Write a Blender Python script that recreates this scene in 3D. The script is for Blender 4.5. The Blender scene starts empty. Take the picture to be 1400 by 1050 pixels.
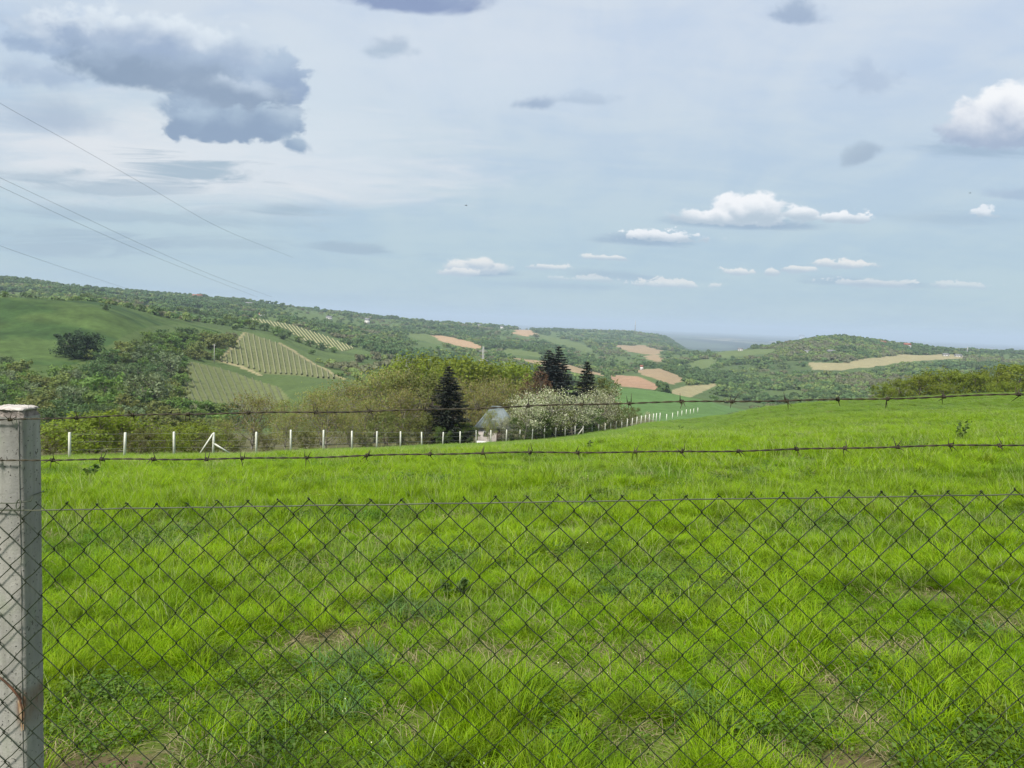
import bpy, math, random
import numpy as np
from mathutils import Vector, Matrix

random.seed(7)
RNG = np.random.default_rng(11)
scene = bpy.context.scene
COL = scene.collection
rad = math.radians

# ------------------------------------------------------------------ camera
EYE = 1.65
FPX = 1050.0                      # focal length in pixels of the 1400 px wide photograph
PITCH = math.atan(86.5 / FPX)
ROLL = rad(2.27)
cam_data = bpy.data.cameras.new("camera")
cam_data.sensor_width = 36.0
cam_data.lens = 36.0 * FPX / 1400.0
cam_data.clip_start = 0.05
cam_data.clip_end = 90000.0
cam = bpy.data.objects.new("camera", cam_data)
COL.objects.link(cam)
cam.matrix_world = (Matrix.Translation((0, 0, EYE)) @ Matrix.Rotation(rad(90) - PITCH, 4, 'X')
                    @ Matrix.Rotation(ROLL, 4, 'Z'))
scene.camera = cam

SUN_EL, SUN_AZ = rad(52), rad(-152)      # azimuth measured from +Y towards +X (behind the viewer, to the left)
SUNDIR = Vector((math.cos(SUN_EL) * math.sin(SUN_AZ), math.cos(SUN_EL) * math.cos(SUN_AZ), math.sin(SUN_EL)))


def lev(px, py):
    """photograph pixel -> (x/y, z/y) slopes of its line of sight in the level world"""
    a = (np.asarray(px, float) - 700) / FPX
    b = -(np.asarray(py, float) - 525) / FPX
    a2 = a * math.cos(ROLL) - b * math.sin(ROLL)
    b2 = a * math.sin(ROLL) + b * math.cos(ROLL)
    Y = math.cos(PITCH) + b2 * math.sin(PITCH)
    Z = -math.sin(PITCH) + b2 * math.cos(PITCH)
    return a2 / Y, Z / Y


def to_px(u, v):
    Y = math.cos(PITCH) - v * math.sin(PITCH)
    b2 = (math.sin(PITCH) + v * math.cos(PITCH)) / Y
    a2 = u / Y
    a = a2 * math.cos(ROLL) + b2 * math.sin(ROLL)
    b = -a2 * math.sin(ROLL) + b2 * math.cos(ROLL)
    return 700 + a * FPX, 525 - b * FPX


# ------------------------------------------------------------------ node helpers
class NT:
    def __init__(self, tree):
        self.t = tree

    def new(self, typ, **kw):
        n = self.t.nodes.new(typ)
        for k, v in kw.items():
            setattr(n, k, v)
        return n

    def put(self, sock, val):
        if hasattr(val, 'is_linked'):
            self.t.links.new(val, sock)
        elif val is not None:
            if sock.type == 'RGBA' and len(val) == 3:
                val = (*val, 1)
            sock.default_value = val

    def m(self, op, a, b=None, c=None, clamp=False):
        n = self.new('ShaderNodeMath', operation=op, use_clamp=clamp)
        for i, x in enumerate((a, b, c)):
            if x is not None:
                self.put(n.inputs[i], x)
        return n.outputs[0]

    def smooth(self, x, lo, hi, to0=0.0, to1=1.0):
        n = self.new('ShaderNodeMapRange', interpolation_type='SMOOTHSTEP')
        self.put(n.inputs['Value'], x)
        n.inputs['From Min'].default_value = lo
        n.inputs['From Max'].default_value = hi
        n.inputs['To Min'].default_value = to0
        n.inputs['To Max'].default_value = to1
        return n.outputs[0]

    def mix(self, f, a, b, blend='MIX'):
        n = self.new('ShaderNodeMix', data_type='RGBA', blend_type=blend)
        self.put(n.inputs['Factor'], f)
        self.put(n.inputs['A'], a) if False else None
        ca = [s for s in n.inputs if s.type == 'RGBA']
        self.put(ca[0], a)
        self.put(ca[1], b)
        return [s for s in n.outputs if s.type == 'RGBA'][0]

    def noise(self, vec, scale, detail=4, rough=0.55, dist=0.0, out=0):
        n = self.new('ShaderNodeTexNoise')
        if vec is not None:
            self.put(n.inputs['Vector'], vec)
        n.inputs['Scale'].default_value = scale
        n.inputs['Detail'].default_value = detail
        n.inputs['Roughness'].default_value = rough
        n.inputs['Distortion'].default_value = dist
        return n.outputs[out]

    def comb(self, x, y, z):
        n = self.new('ShaderNodeCombineXYZ')
        for i, s in enumerate((x, y, z)):
            self.put(n.inputs[i], s)
        return n.outputs[0]

    def sep(self, v):
        n = self.new('ShaderNodeSeparateXYZ')
        self.put(n.inputs[0], v)
        return n.outputs

    def vmul(self, v, s):
        n = self.new('ShaderNodeVectorMath', operation='MULTIPLY')
        self.put(n.inputs[0], v)
        n.inputs[1].default_value = s
        return n.outputs[0]

    def ramp(self, f, stops):
        n = self.new('ShaderNodeValToRGB')
        self.put(n.inputs[0], f)
        cr = n.color_ramp
        while len(cr.elements) < len(stops):
            cr.elements.new(0.5)
        for e, (p, c) in zip(cr.elements, stops):
            e.position = p
            e.color = (*c, 1) if len(c) == 3 else c
        return n.outputs[0]


def lin(r, g, b):
    f = lambda c: (c / 255 / 12.92) if c <= 10 else ((c / 255 + 0.055) / 1.055) ** 2.4
    return (f(r), f(g), f(b))


# ------------------------------------------------------------------ world: daylight sky with veil and cumulus
SKY_STRENGTH = 0.1
EXPOSURE = 0.5
world = bpy.data.worlds.new("World")
scene.world = world
world.use_nodes = True
wt = world.node_tree
wt.nodes.clear()
W = NT(wt)
out_w = W.new('ShaderNodeOutputWorld')
bg = W.new('ShaderNodeBackground')
bg.inputs['Strength'].default_value = SKY_STRENGTH
wt.links.new(bg.outputs[0], out_w.inputs[0])
sky = W.new('ShaderNodeTexSky', sky_type='NISHITA')
sky.sun_disc = False
sky.sun_elevation = SUN_EL
sky.sun_rotation = SUN_AZ
sky.altitude = 200
tc = W.new('ShaderNodeTexCoord')
DIR = tc.outputs['Generated']
dx, dy, dz = W.sep(DIR)
ysafe = W.m('MAXIMUM', dy, 0.06)
U = W.m('DIVIDE', dx, ysafe)
V = W.m('DIVIDE', dz, ysafe)
FRONT = W.smooth(dy, 0.1, 0.35)
UP = W.m('MAXIMUM', dz, 0.0)


def rad_col(r, g, b):
    c = lin(r, g, b)
    return tuple(x / SKY_STRENGTH / 2 ** EXPOSURE for x in c)


# high veil: seen as a layer overhead (x/z, y/z), so it holds all round
zl = W.m('ADD', UP, 0.16)
layer = W.comb(W.m('DIVIDE', dx, zl), W.m('DIVIDE', dy, zl), 0.0)
veil_n = W.noise(W.vmul(layer, (0.55, 1.0, 1.0)), 0.85, 6, 0.55, 0.6)
veil_f = W.noise(W.vmul(layer, (1.0, 1.9, 1.0)), 2.6, 6, 0.6, 0.8)
veil = W.m('ADD', W.m('MULTIPLY', veil_n, 0.7), W.m('MULTIPLY', veil_f, 0.3))
grad = W.smooth(dz, 0.0, 0.38)
c_veil = W.mix(grad, rad_col(181, 204, 214), rad_col(216, 226, 237))
c_gap = W.mix(grad, rad_col(172, 197, 213), rad_col(198, 214, 235))
streak = W.noise(W.vmul(layer, (0.9, 0.28, 1.0)), 3.4, 7, 0.62, 0.5)
veil_mask = W.smooth(W.m('ADD', W.m('MULTIPLY', veil, 0.75), W.m('MULTIPLY', streak, 0.3)), 0.42, 0.60)
c_high = W.mix(veil_mask, c_gap, c_veil)
col = W.mix(0.92, sky.outputs[0], c_high)

# placed clouds are given by direction (level slopes U, V)
UV = W.comb(U, V, 0.0)
n_big = W.noise(W.vmul(UV, (1.0, 1.35, 1.0)), 9.0, 8, 0.56, 0.35)
n_mid = W.noise(W.vmul(UV, (1.0, 1.4, 1.0)), 24.0, 8, 0.58, 0.3)
n_fine = W.noise(W.vmul(UV, (1.0, 1.5, 1.0)), 48.0, 6, 0.6, 0.2)
n_str = W.noise(W.vmul(UV, (1.0, 7.0, 1.0)), 6.5, 8, 0.62, 0.9)
n_mid = W.m('ADD', W.m('MULTIPLY', n_mid, 0.74), W.m('MULTIPLY', n_fine, 0.26))
n_lobe = W.noise(W.vmul(UV, (1.0, 1.3, 1.0)), 16.0, 5, 0.5, 0.2)

G = bpy.data.node_groups.new("cloud_shape", 'ShaderNodeTree')
for nm in ("U", "V", "cu", "cv", "a", "b", "cosr", "sinr", "noise", "amp", "edge"):
    G.interface.new_socket(nm, in_out='INPUT', socket_type='NodeSocketFloat')
for nm in ("mask", "rise"):
    G.interface.new_socket(nm, in_out='OUTPUT', socket_type='NodeSocketFloat')
g = NT(G)
gi = g.new('NodeGroupInput')
go = g.new('NodeGroupOutput')
I = gi.outputs
pu = g.m('SUBTRACT', I['U'], I['cu'])
pv = g.m('SUBTRACT', I['V'], I['cv'])
ru = g.m('ADD', g.m('MULTIPLY', pu, I['cosr']), g.m('MULTIPLY', pv, I['sinr']))
rv = g.m('SUBTRACT', g.m('MULTIPLY', pv, I['cosr']), g.m('MULTIPLY', pu, I['sinr']))
ru = g.m('DIVIDE', ru, I['a'])
rv = g.m('DIVIDE', rv, I['b'])
low = g.m('MULTIPLY', g.m('MINIMUM', rv, 0.0), 1.9)
hi = g.m('MAXIMUM', rv, 0.0)
rv2 = g.m('ADD', low, hi)
r = g.m('SQRT', g.m('ADD', g.m('MULTIPLY', ru, ru), g.m('MULTIPLY', rv2, rv2)))
dd = g.m('ADD', r, g.m('MULTIPLY', g.m('SUBTRACT', I['noise'], 0.5), I['amp']))
mr = g.new('ShaderNodeMapRange', interpolation_type='SMOOTHSTEP')
G.links.new(dd, mr.inputs['Value'])
G.links.new(g.m('SUBTRACT', 1.0, I['edge']), mr.inputs['From Max'])
mr.inputs['From Min'].default_value = 1.0
G.links.new(mr.outputs[0], go.inputs['mask'])
G.links.new(rv, go.inputs['rise'])


def cloud(col, px, py, a, b, top, base, noise, amp=1.6, edge=0.3, opac=1.0, rot=0.0, lo=-0.25, hi=0.75, lump=0.9, lump_n=None):
    cu, cv = (float(q) for q in lev(px, py))
    n = W.new('ShaderNodeGroup')
    n.node_tree = G
    for k, val in dict(U=U, V=V, cu=cu, cv=cv, a=a / FPX, b=b / FPX, cosr=math.cos(rad(rot)), sinr=math.sin(rad(rot)),
                       noise=noise, amp=amp, edge=edge).items():
        W.put(n.inputs[k], val)
    sh = W.m('ADD', n.outputs['rise'], W.m('MULTIPLY', W.m('SUBTRACT', lump_n or n_lobe, 0.5), lump * 2))
    c = W.mix(W.smooth(sh, lo, hi), base, top)
    f = W.m('MULTIPLY', W.m('MULTIPLY', n.outputs['mask'], FRONT), opac)
    return W.mix(f, col, c)


GREY, GREYD, PALE = rad_col(151, 171, 201), rad_col(133, 154, 186), rad_col(203, 217, 231)
WHITE, CREAM = rad_col(247, 249, 252), rad_col(240, 240, 238)
GLOW = rad_col(231, 234, 238)
# bright veil low on the left, with grey-blue stratus bands across it
col = cloud(col, 250, 235, 520, 130, GLOW, GLOW, n_str, 1.2, 0.9, 0.85)
col = cloud(col, 420, 180, 300, 200, rad_col(214, 226, 236), rad_col(214, 226, 236), n_big, 1.2, 0.9, 0.6)
col = cloud(col, 640, 110, 330, 110, rad_col(214, 224, 236), rad_col(208, 221, 234), n_big, 1.4, 0.9, 0.7)
STR = rad_col(166, 187, 204)
for (x, y, a, b, o) in ((260, 240, 130, 26, .9), (150, 262, 160, 20, .7), (400, 288, 120, 15, .8), (60, 245, 120, 14, .55), (480, 343, 110, 13, .8),
                        (200, 300, 260, 18, .55), (330, 335, 260, 16, .5), (60, 335, 200, 34, .7)):
    col = cloud(col, x, y, a, b, STR, STR, n_str, 3.4, 0.85, o)
# the big grey bank upper left
col = cloud(col, 70, 165, 120, 40, rad_col(176, 193, 212), rad_col(172, 189, 210), n_big, 1.8, 0.9, 0.8)
col = cloud(col, 60, 40, 70, 50, rad_col(196, 210, 226), rad_col(168, 186, 208), n_mid, 1.8, 0.8, 0.8)
LT, MD = rad_col(224, 234, 243), rad_col(180, 198, 219)
DK, DK2 = rad_col(146, 165, 189), rad_col(138, 158, 183)
col = cloud(col, 95, 62, 105, 54, rad_col(222, 232, 242), rad_col(160, 180, 207), n_mid, 1.9, 0.45, .95, -4, -0.2, .8, .9, n_lobe)
col = cloud(col, 60, 105, 80, 40, rad_col(188, 204, 223), rad_col(166, 185, 210), n_mid, 2.0, 0.8, .8, -4)
col = cloud(col, 225, 70, 165, 52, LT, rad_col(160, 179, 206), n_mid, 1.9, 0.3, 1.0, -6, -0.1, .9, .8, n_lobe)
col = cloud(col, 345, 92, 80, 44, rad_col(208, 221, 234), rad_col(160, 179, 206), n_mid, 2.0, 0.32, 1.0, -8, -0.1, 1.0, .8, n_lobe)
col = cloud(col, 175, 100, 135, 44, rad_col(178, 196, 218), DK2, n_mid, 1.5, 0.6, .95, -10, 0.0, 1.3, 1.0, n_lobe)
col = cloud(col, 280, 118, 120, 52, rad_col(176, 194, 216), DK, n_mid, 1.5, 0.55, .95, -8, 0.0, 1.3, 1.0, n_lobe)
col = cloud(col, 370, 126, 58, 60, MD, rad_col(150, 170, 199), n_mid, 2.0, 0.34, .95, 0, -0.1, 1.0, .8)
col = cloud(col, 320, 142, 104, 40, rad_col(194, 209, 226), DK, n_mid, 1.8, 0.45, .95, -4, 0.1, 1.1, 1.0, n_lobe)
col = cloud(col, 262, 158, 66, 34, rad_col(184, 202, 221), rad_col(150, 171, 197), n_mid, 2.0, 0.6, .9, -12, 0.0, 1.0, .9, n_lobe)
col = cloud(col, 322, 178, 108, 36, rad_col(180, 199, 218), rad_col(142, 163, 190), n_mid, 2.3, 0.32, .97, 3, 0.0, 1.1, 1.0, n_lobe)
col = cloud(col, 388, 172, 36, 34, rad_col(192, 208, 224), rad_col(148, 169, 195), n_mid, 2.0, 0.45, .9, 0, -.2, .9, .8)
col = cloud(col, 406, 200, 34, 18, rad_col(170, 189, 209), rad_col(146, 168, 194), n_mid, 2.8, 0.6, .95, -25)
# grey scraps along the top
col = cloud(col, 570, 0, 120, 34, rad_col(150, 168, 200), rad_col(138, 156, 192), n_big, 1.8, 0.5, 0.95)
col = cloud(col, 535, 68, 46, 24, rad_col(176, 192, 212), rad_col(172, 190, 210), n_mid, 2.4, 0.8, 0.8)
col = cloud(col, 1090, 22, 52, 28, rad_col(166, 184, 208), rad_col(160, 178, 204), n_mid, 2.0, 0.7, 0.9)
col = cloud(col, 730, 143, 36, 16, rad_col(166, 184, 208), rad_col(160, 179, 204), n_mid, 2.2, 0.8, 0.9)
col = cloud(col, 795, 137, 60, 15, rad_col(176, 194, 216), rad_col(172, 190, 212), n_mid, 3.0, 0.9, 0.6)
col = cloud(col, 1190, 112, 62, 36, rad_col(180, 197, 220), rad_col(176, 193, 216), n_mid, 3.2, 0.8, 0.7)
col = cloud(col, 1178, 213, 38, 24, rad_col(172, 190, 208), rad_col(166, 184, 204), n_mid, 1.8, 0.6, 0.9, 25)
col = cloud(col, 1390, 268, 60, 12, rad_col(170, 189, 212), rad_col(166, 186, 210), n_mid, 2.4, 0.9, 0.7)
# grey shelves under the white cumulus
SH = rad_col(158, 180, 203)
for (x, y, a, b, o) in ((1350, 208, 130, 22, .75), (1030, 308, 150, 14, .9), (880, 330, 95, 14, .85), (655, 374, 75, 9, .8), (840, 378, 110, 12, .5),
                        (1180, 388, 120, 10, .5), (760, 392, 120, 8, .35), (1300, 300, 110, 20, .4)):
    col = cloud(col, x, y, a, b, SH, SH, n_str, 1.8, 0.8, o)
# white cumulus
col = cloud(col, 1385, 172, 104, 62, WHITE, rad_col(168, 184, 208), n_mid, 1.25, 0.24, 1.0, 5, -0.25, 0.65, 0.7, n_lobe)
for (x, y, a, b, am, o) in ((1005, 299, 84, 22, 1.7, 1), (1046, 290, 30, 34, 1.5, 1), (1000, 293, 36, 27, 1.5, 1), (972, 299, 40, 18, 1.7, .95), (1022, 292, 30, 26, 1.6, 1), (1097, 294, 30, 16, 1.6, .95), (1155, 299, 40, 12, 1.9, .95), (905, 325, 62, 12, 2.2, .9),
                            (650, 368, 50, 15, 1.7, .95), (656, 362, 24, 14, 1.6, .95), (628, 374, 34, 9, 1.9, .8), (750, 366, 32, 6, 2.2, .8), (826, 353, 36, 5, 2.2, .8),
                            (1153, 363, 42, 10, 1.9, .9), (1012, 372, 22, 9, 1.9, .9), (1055, 374, 10, 8, 1.7, .8), (1092, 369, 26, 8, 2.2, .85),
                            (915, 390, 60, 9, 2.3, .75), (1195, 389, 76, 8, 2.3, .6), (1345, 293, 24, 11, 2.0, .7), (1310, 391, 50, 7, 2.5, .5),
                            (800, 382, 50, 6, 2.6, .5)):
    fine = n_mid if b > 13 else n_fine
    col = cloud(col, x, y, a, b, CREAM if y > 340 else WHITE, rad_col(186, 202, 216), fine, am * 1.6, 0.32, o, 0, -0.30, 0.6, 0.8, n_mid)
wt.links.new(col, bg.inputs['Color'])

# ------------------------------------------------------------------ sun, exposure
sun_d = bpy.data.lights.new("sun", 'SUN')
sun_d.energy = 4.2
sun_d.angle = rad(10)
sun_d.color = (1.0, 0.95, 0.87)
sun = bpy.data.objects.new("sun", sun_d)
COL.objects.link(sun)
sun.rotation_euler = SUNDIR.to_track_quat('Z', 'Y').to_euler()
vs = scene.view_settings
vs.view_transform = 'Standard'
vs.look = 'None'
vs.exposure = EXPOSURE
vs.gamma = 1.0
vs.use_curve_mapping = False


# ------------------------------------------------------------------ numpy noise
def _hash(ix, iy, seed):
    h = (ix.astype(np.int64) * 374761393 + iy.astype(np.int64) * 668265263 + seed * 1442695041) & 0x7fffffff
    h = (h ^ (h >> 13)) * 1274126177 & 0x7fffffff
    return ((h ^ (h >> 16)) & 0xffff) / 65535.0


def vnoise(x, y, seed=0):
    ix, iy = np.floor(x), np.floor(y)
    fx, fy = x - ix, y - iy
    fx, fy = fx * fx * (3 - 2 * fx), fy * fy * (3 - 2 * fy)
    ix, iy = ix.astype(np.int64), iy.astype(np.int64)
    a, b = _hash(ix, iy, seed), _hash(ix + 1, iy, seed)
    c, d = _hash(ix, iy + 1, seed), _hash(ix + 1, iy + 1, seed)
    return (a * (1 - fx) + b * fx) * (1 - fy) + (c * (1 - fx) + d * fx) * fy


def fbm(x, y, seed=0, octv=4):
    s, a, t = 0, 1.0, 0
    for k in range(octv):
        s = s + a * vnoise(x * 2 ** k + 17.3 * k, y * 2 ** k - 9.1 * k, seed + k)
        t += a
        a *= 0.5
    return s / t


def sstep(x, a, b):
    t = np.clip((x - a) / (b - a), 0, 1)
    return t * t * (3 - 2 * t)


# ------------------------------------------------------------------ terrain heights
def pchip(xk, yk, x):
    xk, yk = np.asarray(xk, float), np.asarray(yk, float)
    h = np.diff(xk)
    d = np.diff(yk) / h
    m = np.zeros_like(yk)
    m[0], m[-1] = d[0], d[-1]
    for i in range(1, len(xk) - 1):
        if d[i - 1] * d[i] > 0:
            w1, w2 = 2 * h[i] + h[i - 1], h[i] + 2 * h[i - 1]
            m[i] = (w1 + w2) / (w1 / d[i - 1] + w2 / d[i])
    x = np.clip(x, xk[0], xk[-1])
    i = np.clip(np.searchsorted(xk, x) - 1, 0, len(h) - 1)
    t = (x - xk[i]) / h[i]
    return ((1 + 2 * t) * (1 - t) ** 2 * yk[i] + t * (1 - t) ** 2 * h[i] * m[i]
            + t * t * (3 - 2 * t) * yk[i + 1] + t * t * (t - 1) * h[i] * m[i + 1])


# far fence: photographed foot of each post and its distance
FX = [95, 170, 238, 291, 350, 397.5, 442, 481, 515, 547.5, 576.7, 605, 629, 651, 671, 692, 710, 727.5, 744, 759, 772.5, 786, 797, 809, 818, 827, 834.7,
      842, 850, 857, 864, 870, 876, 882, 887.5, 892.5, 897, 902]
FY = [627, 626, 624, 624, 622, 617.5, 616, 615.6, 614.5, 613, 612, 611.5, 610, 608, 607, 605.5, 605, 604, 602.5, 600.7, 599, 597.5, 596.5, 595, 593.2, 592, 590.7, 589.2,
      587.5, 585.8, 584, 582, 580.5, 579.3, 578.5, 578, 577.7, 577.4]
FD = [48 * (1 + 0.07 * k) for k in range(len(FX))]

PROFILE = {
    -350: [(48, 640), (150, 600), (200, 580), (300, 505), (380, 460), (450, 412), (520, 414), (700, 425), (1200, 390), (1600, 368), (1900, 368), (2500, 380), (5000, 395)],
    0: [(46, 633), (100, 602), (150, 585), (200, 562), (300, 505), (380, 455), (450, 407), (520, 411), (700, 424), (1200, 400), (1600, 383), (1900, 382), (2500, 392), (5000, 405)],
    120: [(49, 627), (100, 605), (150, 590), (200, 570), (300, 515), (380, 465), (450, 416), (520, 414), (700, 425), (1200, 405), (1700, 396), (2000, 395), (2600, 402), (5000, 410)],
    250: [(55, 624.5), (100, 610), (150, 600), (200, 585), (300, 545), (400, 495), (500, 455), (600, 437), (700, 441), (1000, 430), (1500, 412), (2000, 405), (2600, 410), (5000, 418)],
    350: [(61.4, 622), (100, 612), (150, 603), (220, 588), (350, 545), (450, 502), (600, 462), (750, 445), (900, 438), (1300, 430), (2000, 414), (2600, 418), (5000, 424)],
    450: [(69, 616), (110, 608), (150, 602), (250, 570), (400, 520), (550, 500), (800, 470), (1000, 455), (1400, 444), (2200, 428), (2800, 432), (5000, 433)],
    550: [(78, 613), (110, 607), (150, 601), (300, 560), (500, 520), (800, 490), (1200, 468), (1800, 452), (2500, 438), (3000, 441), (5000, 445)],
    650: [(92, 608), (120, 604), (150, 598), (300, 560), (500, 535), (800, 505), (1200, 482), (1800, 462), (2500, 448), (2900, 445), (3500, 450), (5000, 454)],
    750: [(110, 601.5), (150, 590), (300, 560), (500, 540), (900, 505), (1400, 482), (2200, 466), (3000, 456), (3600, 451.5), (4500, 456), (6000, 461)],
    850: [(142, 588), (180, 578), (250, 555), (400, 531), (500, 537), (900, 515), (1400, 495), (2200, 476), (3000, 464), (3800, 454), (4600, 458), (6500, 466)],
    900: [(170, 578), (200, 568), (300, 548), (400, 536), (500, 540), (900, 512), (1400, 494), (2200, 478), (3000, 468), (3800, 460), (4600, 466), (6500, 472)],
    950: [(120, 580), (150, 574), (180, 571), (300, 553), (380, 545), (450, 546), (600, 543), (900, 522), (1300, 500), (1700, 484), (2000, 487), (3000, 485), (5000, 480), (6500, 475)],
    1050: [(60, 573), (115, 557.5), (160, 566), (300, 572), (400, 572), (700, 555), (900, 532), (1200, 500), (1500, 479), (1700, 474), (2200, 482), (5000, 482)],
    1150: [(50, 568), (100, 550), (200, 566), (400, 578), (700, 547), (1000, 512), (1300, 485), (1600, 464), (1800, 463), (2300, 477), (5000, 482)],
    1250: [(50, 564), (95, 545), (200, 568), (400, 575), (700, 547), (1000, 517), (1400, 490), (1800, 475), (2200, 479), (5000, 484)],
    1400: [(45, 562), (85, 539), (200, 566), (400, 570), (700, 545), (1000, 517), (1500, 492), (2000, 484), (2500, 487), (5000, 489)],
    1750: [(45, 565), (85, 545), (200, 572), (400, 578), (700, 555), (1000, 525), (1500, 500), (2000, 492), (2500, 496), (5000, 502)],
}
PLAIN = -130.0
LY0, LY1, NLY = math.log(2.0), math.log(30000.0), 420
LYS = np.linspace(LY0, LY1, NLY)
TU, TW = [], []
for pxc, prof in PROFILE.items():
    u0 = float(lev(pxc, 500)[0])
    ds, ws = [2.0, 15.0], [0.06 * u0 - 0.06, 0.06 * u0 - 0.078 + 0.02 * max(0, u0)]
    z15 = 15 * ws[1]
    D1, y1 = prof[0]
    z1 = EYE + float(lev(pxc, y1)[1]) * D1
    for t in (.25, .5, .75):
        D = 15 + (D1 - 15) * t
        ds.append(D)
        ws.append((z15 + (z1 - z15) * t) / D)
    for D, py in prof:
        uu, vv = lev(pxc, py)
        ds.append(D)
        ws.append(float(vv) + EYE / D)
    for D in (8000, 14000, 30000):
        ds.append(D)
        ws.append(PLAIN / D)
    TU.append(u0)
    TW.append(pchip(np.log(ds), ws, LYS))
TU, TW = np.array(TU), np.array(TW)
NU = 700
UG = np.linspace(-1.0, 1.0, NU)
TAB = np.stack([pchip(TU, TW[:, j], UG) for j in range(NLY)], 1)     # NU x NLY
# keep the far plain level
RIDGE = 1.0


def zbase(x, y):
    x, y = np.asarray(x, float), np.asarray(y, float)
    yc = np.maximum(y, 2.0)
    u = np.clip(x / yc, -1.0, 1.0)
    a = (u + 1) / 2 * (NU - 1)
    b = (np.log(yc) - LY0) / (LY1 - LY0) * (NLY - 1)
    a = np.clip(a, 0, NU - 1.001)
    b = np.clip(b, 0, NLY - 1.001)
    i, j = a.astype(int), b.astype(int)
    fa, fb = a - i, b - j
    w = (TAB[i, j] * (1 - fa) + TAB[i + 1, j] * fa) * (1 - fb) + (TAB[i, j + 1] * (1 - fa) + TAB[i + 1, j + 1] * fa) * fb
    near = 0.06 * np.clip(x, -40, 40) - 0.06 * y
    k = sstep(y, 4.0, 14.0)
    return near * (1 - k) + w * yc * k


def zt(x, y):
    x, y = np.asarray(x, float), np.asarray(y, float)
    z = zbase(x, y)
    z = z + (fbm(x / 0.9, y / 0.9, 3, 3) - 0.5) * 0.07 * (1 - sstep(y, 30, 80))
    z = z + (fbm(x / 9, y / 9, 5, 3) - 0.5) * 0.35 * sstep(y, 6, 40) * (1 - sstep(y, 2500, 5000))
    z = z + (fbm(x / 60, y / 60, 8, 3) - 0.5) * 5.0 * sstep(y, 220, 700) * (1 - sstep(y, 4000, 7000))
    return z


def hit(px, py, near=3.0):
    """where the line of sight through a photograph pixel meets the ground"""
    u, v = lev(px, py)
    u, v = np.atleast_1d(u), np.atleast_1d(v)
    Ys = np.exp(np.linspace(math.log(near), math.log(26000), 900))
    res = np.full(u.shape, 26000.0)
    for c in range(0, len(u), 400):
        uc, vc = u[c:c + 400, None], v[c:c + 400, None]
        below = EYE + vc * Ys <= zt(uc * Ys, np.broadcast_to(Ys, (len(uc), len(Ys))))
        k = np.argmax(below, 1)
        got = below.any(1)
        uu, vv = uc[:, 0], vc[:, 0]
        lo, hi = Ys[np.maximum(k - 1, 0)], Ys[k].copy()
        for _ in range(9):
            mid = (lo + hi) / 2
            bl = EYE + vv * mid <= zt(uu * mid, mid)
            hi = np.where(bl, mid, hi)
            lo = np.where(bl, lo, mid)
        res[c:c + 400] = np.where(got, hi, 26000.0)
    return u * res, res, zt(u * res, res)


def visible(x, y, ztop):
    """True where the point's top can be seen from the viewpoint over the ground"""
    ok = np.ones(len(x), bool)
    for t in np.exp(np.linspace(math.log(0.02), math.log(0.985), 70)):
        zr = EYE + (ztop - EYE) * t
        ok &= (zr > zt(x * t, y * t) - 0.3) | (y * t < 25)
    return ok


def inpoly(px, py, poly):
    c = np.zeros(np.shape(px), bool)
    n = len(poly)
    for i in range(n):
        x1, y1 = poly[i]
        x2, y2 = poly[(i + 1) % n]
        if y1 == y2:
            continue
        cond = ((y1 > py) != (y2 > py)) & (px < (x2 - x1) * (py - y1) / (y2 - y1) + x1)
        c ^= cond
    return c


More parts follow.
